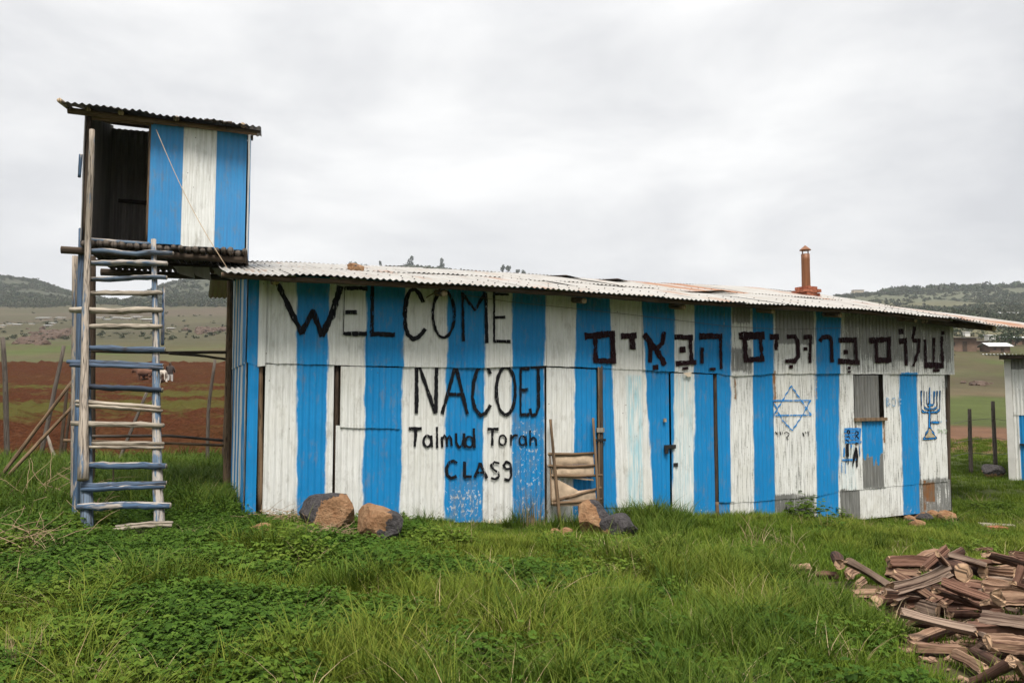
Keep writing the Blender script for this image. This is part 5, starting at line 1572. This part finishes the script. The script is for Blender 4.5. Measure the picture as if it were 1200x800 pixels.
PROTO = bpy.data.collections.new('plant_prototypes')      # not linked to the scene: only instanced
def proto(name, V, F, mat, tint, coll):
    me = bpy.data.meshes.new(name)
    me.from_pydata(np.asarray(V).tolist(), [], [tuple(int(i) for i in f) for f in F])
    me.materials.append(mat)
    a = me.attributes.new('tint', 'FLOAT', 'POINT'); a.data.foreach_set('value', np.asarray(tint, np.float32))
    o = bpy.data.objects.new(name, me)
    coll.objects.link(o)
    return o
def scatter(name, pts, rot, scl, idx, coll, label=None):
    me = bpy.data.meshes.new(name)
    me.from_pydata(np.asarray(pts).tolist(), [], [])
    a = me.attributes.new('rot', 'FLOAT_VECTOR', 'POINT'); a.data.foreach_set('vector', np.asarray(rot, np.float32).ravel())
    a = me.attributes.new('scl', 'FLOAT_VECTOR', 'POINT'); a.data.foreach_set('vector', np.asarray(scl, np.float32).ravel())
    a = me.attributes.new('idx', 'INT', 'POINT'); a.data.foreach_set('value', np.asarray(idx, np.int32))
    o = bpy.data.objects.new(name, me)
    COL.objects.link(o)
    o['kind'] = 'stuff'
    g = bpy.data.node_groups.new(name+'_nodes', 'GeometryNodeTree')
    g.interface.new_socket('Geometry', in_out='INPUT', socket_type='NodeSocketGeometry')
    g.interface.new_socket('Geometry', in_out='OUTPUT', socket_type='NodeSocketGeometry')
    gi = g.nodes.new('NodeGroupInput'); go = g.nodes.new('NodeGroupOutput')
    ip = g.nodes.new('GeometryNodeInstanceOnPoints')
    ci = g.nodes.new('GeometryNodeCollectionInfo')
    ci.inputs['Collection'].default_value = coll
    ci.inputs['Separate Children'].default_value = True
    ci.inputs['Reset Children'].default_value = True
    def at_(nm, ty):
        q = g.nodes.new('GeometryNodeInputNamedAttribute'); q.data_type = ty; q.inputs['Name'].default_value = nm
        return q.outputs['Attribute']
    ip.inputs['Pick Instance'].default_value = True
    g.links.new(gi.outputs[0], ip.inputs['Points'])
    g.links.new(ci.outputs[0], ip.inputs['Instance'])
    g.links.new(at_('idx', 'INT'), ip.inputs['Instance Index'])
    g.links.new(at_('rot', 'FLOAT_VECTOR'), ip.inputs['Rotation'])
    g.links.new(at_('scl', 'FLOAT_VECTOR'), ip.inputs['Scale'])
    g.links.new(ip.outputs[0], go.inputs[0])
    md = o.modifiers.new('scatter', 'NODES'); md.node_group = g
    if label: o['label'] = label
    return o
# scrub on the far hills
cs_ = bpy.data.collections.new('scrub_prototypes')
for i in range(5):
    V, F, t = leaf_cloud(90, (1, 1, .8), .26, 400+i, 5)
    proto('scrub_%02d' % i, V+np.array([0, 0, .5]), F, SCRUBM if i < 3 else TREEM, t, cs_)
def scrub(n, d0, d1, pxr, size, name, thr=.42, seed=0, idxs=(0, 5), label=None, power=1.0):
    rs = np.random.default_rng(seed)
    d = d0+(d1-d0)*rs.uniform(0, 1, n)**power
    px = rs.uniform(*pxr, n)
    x = (px-600)/FPX*d
    keep = fbm(x/55, d/55, 71+seed)+rs.uniform(-.12, .12, n) > thr
    x, d = x[keep], d[keep]; n = len(x)
    z = ground_h(x, d)
    s = size*rs.uniform(.5, 1.4, n)
    scatter(name, np.stack([x, d, z-.2*s], 1), np.stack([0*x, 0*x, rs.uniform(0, 6.3, n)], 1), np.stack([s, s, s*rs.uniform(.7, 1.2, n)], 1), rs.integers(*idxs, n), cs_, label)
scrub(12000, 430, 725, (-160, 330), 1.6, 'hill_scrub', .36, 1, label='dark scrub covering the left hills')
scrub(900, 140, 430, (-160, 330), .6, 'slope_scrub', .54, 2, (0, 3), label='low bushes dotted over the far left slope')
scrub(900, 62, 190, (1040, 1330), .55, 'terrace_scrub', .52, 6, (0, 3), label='low bushes on the green slope beyond the right fence')
scrub(9000, 190, 690, (980, 1330), 1.5, 'hillside_scrub', .38, 3, label='scrub covering the right hillside')
scrub(1300, 600, 712, (1035, 1330), 3.8, 'hilltop_wood', .36, 4, (2, 5), label='dark wood along the top of the right hill')
scrub(900, 560, 720, (330, 640), 1.2, 'skyline_scrub', .40, 5, label='scrub on the middle skyline')
# stony mound and stones on the left slope
cr_c = bpy.data.collections.new('rock_prototypes')
for i in range(4):
    bm = bmesh.new(); bmesh.ops.create_icosphere(bm, subdivisions=1, radius=1)
    V = [tuple(np.array(v.co)*(1+.35*mnoise.noise(v.co*1.3+Vector((i*4, 0, 0))))*np.array([1, 1, .65])) for v in bm.verts]
    F = [[v.index for v in f.verts] for f in bm.faces]; bm.free()
    proto('rock_%02d' % i, V, F, FARROCK, np.zeros(len(V)), cr_c)
rs = np.random.default_rng(9)
pp = []
for cx, cy, sx, sy, n in ((62, 392, 24, 5, 150), (40, 399, 18, 4, 70), (92, 388, 12, 4, 60), (243, 388, 26, 4, 60), (1147, 450, 16, 1.5, 26), (30, 402, 25, 2, 25)):
    for _ in range(n):
        p = on_ground(cx+rs.normal(0, .45)*sx, cy+rs.normal(0, .45)*sy)
        if p[1] < 300: pp.append(p)
pp = np.array(pp); n = len(pp); s = rs.uniform(.25, .85, n)*pp[:, 1]/120
scatter('stony_mound', pp, rs.uniform(0, 6, (n, 3))*np.array([.1, .1, 1]), np.stack([s, s, s], 1), rs.integers(0, 4, n), cr_c, 'heaps of brown rocks on the left slope')

# ================================================================== FARMER AND OXEN
def skinned(name, joints, edges, radii, mat, origin, parent=None, sub=1, root=0):
    me = bpy.data.meshes.new(name)
    me.from_pydata([tuple(j) for j in joints], edges, [])
    o = bpy.data.objects.new(name, me)
    COL.objects.link(o)
    if parent: o.parent = parent
    else: o.location = [float(v) for v in origin]
    me.materials.append(mat)
    sk = o.modifiers.new('skin', 'SKIN'); sk.use_smooth_shade = True
    for i, r in enumerate(radii):
        v = me.skin_vertices[0].data[i]
        v.radius = (r, r) if not isinstance(r, tuple) else r
        v.use_root = (i == root)
    ss = o.modifiers.new('sub', 'SUBSURF'); ss.levels = sub; ss.render_levels = sub
    return o
def banded(name, stops):
    m, b = material(name)
    z = b.n('SeparateXYZ', {'Vector': b.obj()}).outputs['Z']
    nd = b.n('ValToRGB', {'Fac': b.rng(z, 0, 1.8)})
    nd.color_ramp.interpolation = 'CONSTANT'
    e = nd.color_ramp.elements
    while len(e) < len(stops): e.new(.5)
    for q, (p, c) in zip(e, stops): q.position = p/1.8; q.color = (*c, 1)
    b.done(nd.outputs['Color'], .9)
    return m
FARM = banded('farmer_clothes', [(0, (.06,.03,.02)), (.10, (.46,.45,.43)), (.88, (.035,.026,.024)), (1.46, (.05,.026,.017))])
fp = on_ground(199, 454)
J = [(0,0,.92),(.0,0,1.15),(.0,-.02,1.38),(0,-.03,1.48),(0,-.06,1.58),(0,-.05,1.70), (.10,0,.86),(.11,.03,.48),(.13,.0,.08),(.13,.12,.03), (-.10,0,.86),(-.10,-.05,.48),(-.12,.0,.08),(-.12,.12,.03),
     (.19,-.02,1.36),(.25,.06,1.12),(.18,.26,1.00),(-.19,-.02,1.36),(-.25,.06,1.12),(-.20,.26,1.0)]
J = [(x, y, z) for x, y, z in J]
E = [(0,1),(1,2),(2,3),(3,4),(4,5),(0,6),(6,7),(7,8),(8,9),(0,10),(10,11),(11,12),(12,13),(2,14),(14,15),(15,16),(2,17),(17,18),(18,19)]
RD = [.15,.15,.16,.06,.095,.08,.10,.075,.055,.04,.10,.075,.055,.04,.08,.055,.04,.08,.055,.04]
person = skinned('person', J, E, RD, FARM, fp, sub=2)
tag(person, 'farmer in dark jacket and white trousers standing in the ploughed field', 'person')
OXB = plain('brown_hide', (.12,.055,.033), .3, 3, .8, .1)
OXW = plain('white_hide', (.45,.40,.34), .2, 3, .8, .1)
def ox(p, heading, mat, label):
    J = [(0,0,1.0),(.45,0,1.02),(-.5,0,1.02),(-.75,0,1.0),(.75,0,1.12),(1.0,0,1.28),(1.22,0,1.16),(1.42,0,.98),
         (.5,.2,.85),(.5,.2,.45),(.52,.2,.06),(.5,-.2,.85),(.46,-.2,.45),(.46,-.2,.06),
         (-.62,.2,.85),(-.52,.2,.62),(-.68,.2,.40),(-.64,.2,.06),(-.62,-.2,.85),(-.56,-.2,.62),(-.72,-.2,.40),(-.68,-.2,.06),
         (-.9,0,.92),(-.94,0,.5),(1.12,.10,1.32),(1.16,.24,1.48),(1.12,-.10,1.32),(1.16,-.24,1.48)]
    c, s = math.cos(heading), math.sin(heading)
    J = [(x*c-y*s, x*s+y*c, z) for x, y, z in J]
    E = [(0,1),(0,2),(2,3),(1,4),(4,5),(5,6),(6,7),(1,8),(8,9),(9,10),(1,11),(11,12),(12,13),(2,14),(14,15),(15,16),(16,17),(2,18),(18,19),(19,20),(20,21),(3,22),(22,23),(5,24),(24,25),(5,26),(26,27)]
    RD = [.33,.33,.31,.2,.22,.15,.13,.09,.12,.07,.05,.12,.07,.05,.14,.09,.06,.05,.14,.09,.06,.05,.04,.03,.03,.015,.03,.015]
    return tag(skinned('plough_ox', J, E, RD, mat, p, sub=2), label, 'ox', 'plough oxen')
ox(on_ground(171, 453), 2.7, OXB, 'brown ox seen through the ladder rungs in the ploughed field')
ox(on_ground(187, 454.5), 2.3, OXW, 'pale ox standing between the brown ox and the farmer')

# ================================================================== GRASS, HERBS, TWIGS
def blades(n, hmin, hmax, spread, width, seed, lean=.6, seg=4):
    rs = np.random.default_rng(seed)
    V, F, T = [], [], []
    for b_ in range(n):
        a = rs.uniform(0, 2*PI); r0 = spread*math.sqrt(rs.uniform())
        bx, by = r0*math.cos(a), r0*math.sin(a)
        h = rs.uniform(hmin, hmax); la = a+rs.normal(0, .9); ln = h*lean*rs.uniform(.2, 1.2)
        dx, dy = math.cos(la), math.sin(la)
        wx, wy = -dy*width*rs.uniform(.6, 1.2), dx*width*rs.uniform(.6, 1.2)
        o = len(V); tint = rs.uniform()
        for k in range(seg+1):
            f = k/seg
            x, y, z = bx+dx*ln*f**2, by+dy*ln*f**2, h*(f-.25*lean*f**2.2)
            ww = 1-f**1.6
            if k < seg:
                V += [(x-wx*ww, y-wy*ww, z), (x+wx*ww, y+wy*ww, z)]; T += [tint*(.55+.45*f)]*2
            else: V.append((x, y, z)); T.append(tint)
        for k in range(seg-1): F.append((o+2*k, o+2*k+1, o+2*k+3, o+2*k+2))
        F.append((o+2*seg-2, o+2*seg-1, o+2*seg))
    return V, F, T
def herb(stems, h, spread, leaf, seed, upright=.5):
    rs = np.random.default_rng(seed)
    V, F, T = [], [], []
    for s in range(stems):
        a = rs.uniform(0, 2*PI); r0 = spread*math.sqrt(rs.uniform())
        hh = h*rs.uniform(.5, 1.15)*(1-.45*(r0/spread)**2)
        for l in range(rs.integers(4, 8)):
            f = rs.uniform(.35, 1.0)
            la = rs.uniform(0, 2*PI); out_ = leaf*rs.uniform(.3, 1.6)
            c = np.array([r0*math.cos(a)+math.cos(la)*out_, r0*math.sin(a)+math.sin(la)*out_, hh*f])
            tint = rs.uniform()*.7+.3*f
            L_ = leaf*rs.uniform(.7, 1.25)
            tilt = rs.uniform(-.5, .35)
            for q in (-.95, 0, .95):           # three lobed leaflets
                d = np.array([math.cos(la+q), math.sin(la+q), tilt]); e = np.array([-d[1], d[0], rs.uniform(-.3, .3)])
                ll = L_*(1 if q == 0 else .78)
                o = len(V)
                V += [tuple(c), tuple(c+d*ll*.5+e*ll*.33), tuple(c+d*ll*.95+np.array([0, 0, -.18*ll])), tuple(c+d*ll*.5-e*ll*.33)]
                T += [tint*.8, tint, tint, tint]
                F += [(o, o+1, o+2), (o, o+2, o+3)]
    return V, F, T
PC = bpy.data.collections.new('meadow_prototypes')
pi_ = 0
def addp(V, F, T, m):
    global pi_
    proto('plant_%02d' % pi_, V, F, m, T, PC); pi_ += 1
for i in range(4): addp(*blades(28, .20, .42, .10, .0054, 500+i, .85), GRASSM)         # 0-3 tall grass
for i in range(4): addp(*blades(46, .06, .17, .13, .0045, 520+i, .75, 3), LAWNM)       # 4-7 short grass
for i in range(4): addp(*herb(34, .17, .17, .024+.004*i, 540+i), HERBM)                        # 8-11 leafy herbs
for i in range(2): addp(*herb(40, .20, .20, .034, 560+i), BUSHM)                        # 12-13 bright leafy weed
for i in range(2): addp(*blades(16, .12, .38, .10, .0028, 580+i, 1.1), STRAWM)         # 14-15 dry stalks
for i in range(2): addp(*blades(60, .07, .20, .22, .006, 590+i, .6, 2), LAWNM)          # 16-17 coarse grass for farther off
for i in range(2): addp(*herb(30, .11, .16, .020, 600+i), HERBM)                        # 18-19 small-leaved cover
for i in range(4): addp(*blades(46, .06, .17, .13, .0045, 620+i, .75, 3), LAWNY)        # 20-23 yellower short grass
for i in range(2): addp(*blades(30, .16, .36, .10, .0040, 640+i, .9), LAWNY)             # 24-25 yellower taller grass
def inshed(x, y):
    u = (x-P0[0])*UD[0]+(y-P0[1])*UD[1]; o = (x-P0[0])*ND[0]+(y-P0[1])*ND[1]
    return (u > -.02) & (u < WLEN+.02) & (o < .02) & (o > -3.7)
def meadow(n, r0, r1, seed, name, amax=54):
    rs = np.random.default_rng(seed)
    r = np.sqrt(rs.uniform(r0*r0, r1*r1, n)); az = np.radians(rs.uniform(-amax, amax, n))
    x, y = r*np.sin(az), r*np.cos(az)
    px = 600+FPX*x/y
    u = (x-P0[0])*UD[0]+(y-P0[1])*UD[1]; o = (x-P0[0])*ND[0]+(y-P0[1])*ND[1]
    keep = ~inshed(x, y)
    keep &= ~((np.hypot((x-lbase[0]), (y-lbase[1]+.1)/.8) < .62) & (rs.uniform(0, 1, n) < .62))
    for q_, r_ in (((372, 628), .42), ((325, 610), .34), ((440, 640), .30), ((655, 628), .25), ((700, 628), .28)):
        c_ = on_ground(*q_)
        keep &= ~((np.hypot(x-c_[0], y-c_[1]) < r_) & (rs.uniform(0, 1, n) < .72))
    # bare trodden earth under the firewood and by the far corner
    fwd = np.full(n, 9.0)
    for c_, l_ in LOGS: fwd = np.minimum(fwd, np.hypot(x-c_[0], y-c_[1])/(l_*.5+.13))
    keep &= ~((fwd < 1.0) & (rs.uniform(0, 1, n) < .93))
    keep &= ~((x > .48*y+.35) & (y < 8.3) & (rs.uniform(0, 1, n) < .45))
    cd = np.hypot((x-(P1[0]+.1))/1.5, (y-(P1[1]-.8))/.7)
    keep &= ~((cd < 1) & (rs.uniform(0, 1, n) < .75))
    keep &= ~((y > 16.5) & (px < 480))
    x, y, r, px, u, o = [q[keep] for q in (x, y, r, px, u, o)]
    n = len(x)
    left = 1-sstep(380, 700, px+90*(fbm(x*.8, y*.8, 90)-.5)*4)
    p1 = fbm(x/1.1, y/1.1, 91); p2 = fbm(x/.75+9, y/.75, 92)
    q = rs.uniform(0, 1, n)
    idx = rs.integers(4, 8, n)
    tall = (p1 > .52) & (q < .75)
    idx = np.where(tall & (q < .55), rs.integers(0, 4, n), idx)
    herbm = (p2 + .16*left > .58) & (q < .35+.6*left)
    idx = np.where(herbm, rs.integers(8, 12, n), idx)
    idx = np.where(herbm & (rs.uniform(0, 1, n) < .35), rs.integers(18, 20, n), idx)
    bright = (fbm(x/.5, y/.5, 93) > .66) & (q < .5)
    idx = np.where(bright, rs.integers(12, 14, n), idx)
    # weeds and grass thick along the wall foot and behind the tower
    nearw = (o > 0) & (o < .75) & (u > 3.6) & (u < 11) & (q < .55)
    idx = np.where(nearw, rs.integers(0, 4, n), idx)
    back = (px < 300) & (y > 8.8)
    idx = np.where(back, np.where(q < .75, rs.integers(8, 12, n), rs.integers(0, 4, n)), idx)
    idx = np.where(rs.uniform(0, 1, n) < .012, rs.integers(14, 16, n), idx)
    rightside = (px > 640) & (idx > 7) & (idx < 14) & (rs.uniform(0, 1, n) < .70)
    idx = np.where(rightside, rs.integers(4, 8, n), idx)
    rightlawn = (px > 800) & (r > 8)
    idx = np.where(rightlawn & (idx < 4), rs.integers(4, 8, n), idx)
    yel = (fbm(x/1.7+4, y/1.7, 95)+rs.uniform(-.10, .10, n)) > .54
    idx = np.where(yel & (idx >= 4) & (idx < 8), idx+16, idx)
    idx = np.where(yel & (idx < 4) & ~nearw & ~back, 24+idx % 2, idx)
    if r0 > 12: idx = np.where((px > 1000), rs.integers(16, 18, n), idx)
    s = rs.uniform(.7, 1.25, n)*(.75+.5*p1)
    s = np.where((o > 0) & (o < 1.3) & (u < 4.6) & (u > -1.5), s*.62, s)
    s = np.where((idx < 4) & (px > 500) & ~nearw[:n], s*.85, s)
    s = np.where(px > 1000, s*.8, s)
    z = ground_h(x, y)
    scatter(name, np.stack([x, y, z-.01], 1), np.stack([rs.normal(0, .10, n), rs.normal(0, .10, n), rs.uniform(0, 6.3, n)], 1), np.stack([s, s, s*rs.uniform(.8, 1.15, n)], 1), idx, PC, {'meadow_grass': 'lush mixed grass and leafy weeds before the schoolhouse'}.get(name, 'grass and weeds growing farther back'))
meadow(15000, 2.4, 9.0, 21, 'meadow_grass')
meadow(26000, 9.0, 17.5, 22, 'rough_grass')
meadow(12000, 17.5, 34, 23, 'pasture_grass', 50)
# single weeds and tufts that stand out
def plant(name, px, py, label, kind, scale, cat, seed, group=None):
    p = on_ground(px, py)
    if kind == 'tuft': V, F, T = blades(90, .25, .50, .14, .0042, seed, .8); m = GRASSM
    elif kind == 'dry': V, F, T = blades(80, .18, .48, .13, .003, seed, .5); m = STRAWM
    elif kind == 'bush': V, F, T = herb(60, .38, .30, .05, seed); m = BUSHM
    elif kind == 'herb': V, F, T = herb(70, .30, .40, .048, seed); m = HERBM
    V = np.array(V)*scale+p
    return tag(mesh_obj(name, V, F, m, origin=p, smooth=False, attrs={'tint': ('FLOAT', T)}), label, cat, group)
plant('leafy_weed', 945, 612, 'bright green leafy weed at the foot of the blue stripe', 'bush', 1.25, 'weed', 1)
plant('leafy_weed', 978, 611, 'smaller leafy weed just right of the bright green one', 'bush', .75, 'weed', 2)
plant('leafy_weed', 884, 664, 'pale green weed in the open grass near the pale block', 'bush', .8, 'weed', 3)
plant('leafy_weed', 755, 612, 'broad leaved weed at the wall near the dark grey boulder', 'bush', .6, 'weed', 4)
plant('leafy_weed', 612, 700, 'dark leafy weed patch in the middle foreground', 'herb', 1.15, 'weed', 5)
plant('leafy_weed', 255, 680, 'dark leafy weed patch in the left foreground', 'herb', 1.1, 'weed', 6)
plant('leafy_weed', 345, 660, 'yellowish leafy weed below the large crusted boulder', 'bush', 1.0, 'weed', 7)
plant('leafy_weed', 450, 680, 'leafy green weed below the rounded orange boulder', 'herb', 1.1, 'weed', 8)
plant('grass_tuft', 790, 706, 'dark thick grass tuft in the right middle foreground', 'tuft', 1.05, 'grass tuft', 9)
plant('grass_tuft', 835, 690, 'smaller dark grass tuft right of the thick one', 'tuft', .8, 'grass tuft', 10)
plant('grass_tuft', 625, 618, 'dry brown grass tuft against the wall beside the folding seat', 'dry', 1.35, 'grass tuft', 11)
plant('grass_tuft', 610, 616, 'green grass tuft against the wall left of the dry one', 'tuft', .8, 'grass tuft', 12)
plant('grass_tuft', 500, 618, 'green grass tuft beside the rounded orange boulder', 'tuft', .7, 'grass tuft', 13)
plant('grass_tuft', 20, 800, 'dry straw tuft in the bottom left corner', 'dry', .8, 'grass tuft', 14)
plant('grass_tuft', 1030, 645, 'green grass tuft behind the firewood heap', 'tuft', .7, 'grass tuft', 15)
plant('grass_tuft', 990, 668, 'tall grass tuft at the left end of the firewood heap', 'tuft', .6, 'grass tuft', 16)
# dry twigs
def twigs(name, px, py, n, L_, label, seed, spread=.4, up=.8, thick=.007):
    rs = random.Random(seed)
    p = on_ground(px, py); parts = []
    for i in range(n):
        a = rs.uniform(0, 6.28); e = rs.uniform(.1, up)
        q = p+np.array([rs.uniform(-spread, spread), rs.uniform(-spread, spread)*.6, rs.uniform(.0, .12)])
        pts = [q]
        d = np.array([math.cos(a), math.sin(a)*.7, e])
        for k in range(5):
            d = d+np.array([rs.gauss(0, .25), rs.gauss(0, .25), rs.gauss(-.08, .2)])
            q = q+d/np.linalg.norm(d)*L_/5*rs.uniform(.6, 1.2)
            g = gz(q[0], q[1]); q[2] = max(q[2], g+.03)
            pts.append(q.copy())
        v, f, _w2 = tube_data(pts, [thick*rs.uniform(.7, 1.2), thick*.3], 4, .05, i)
        parts.append((v, f))
    V, F = merge(parts)
    return tag(mesh_obj(name, V, F, TWIG, origin=p), label, 'dead twigs')
twigs('dead_brush', 16, 650, 34, .62, 'tangle of dead pale twigs at the left edge', 1, .38, .9, .005)
twigs('dead_brush', 62, 592, 22, .8, 'dry stalks standing in weeds by the slanting poles', 2, .5, 1.3, .006)
twigs('dead_brush', 108, 612, 14, .35, 'small clump of dead stalks at the ladder foot', 3, .15, 1.0, .005)
twigs('straw_heap', 372, 632, 120, .30, 'heap of dry straw spread under the crusted boulder', 4, .34, .3, .004)
twigs('straw_heap', 325, 611, 70, .30, 'scattered straw at the wall foot by the left door', 5, .26, .25, .004)
twigs('dead_brush', 415, 590, 3, .6, 'thin dry vine curling over the boulders', 6, .1, .6, .004)

# ================================================================== HAZE
HZ = True
if HZ:
    hb = (-1700, -400, -14), (1700, 2600, 150)
    V, F = box_data(((hb[0][0]+hb[1][0])/2, (hb[0][1]+hb[1][1])/2, (hb[0][2]+hb[1][2])/2), ((hb[1][0]-hb[0][0])/2, 0, 0), (0, (hb[1][1]-hb[0][1])/2, 0), (0, 0, (hb[1][2]-hb[0][2])/2))
    hm = bpy.data.materials.new('haze_air'); hm.use_nodes = True
    t_ = hm.node_tree; t_.nodes.clear()
    ho = t_.nodes.new('ShaderNodeOutputMaterial'); pv = t_.nodes.new('ShaderNodeVolumePrincipled')
    pv.inputs['Color'].default_value = (.86, .90, .96, 1)
    pv.inputs['Density'].default_value = .00027
    pv.inputs['Anisotropy'].default_value = .2
    t_.links.new(pv.outputs[0], ho.inputs['Volume'])
    hz = mesh_obj('haze', V, F, hm, origin=(0, 0, 0), smooth=False)
    hz['kind'] = 'stuff'

for o in bpy.data.objects:
    if '_o' in o: del o['_o']
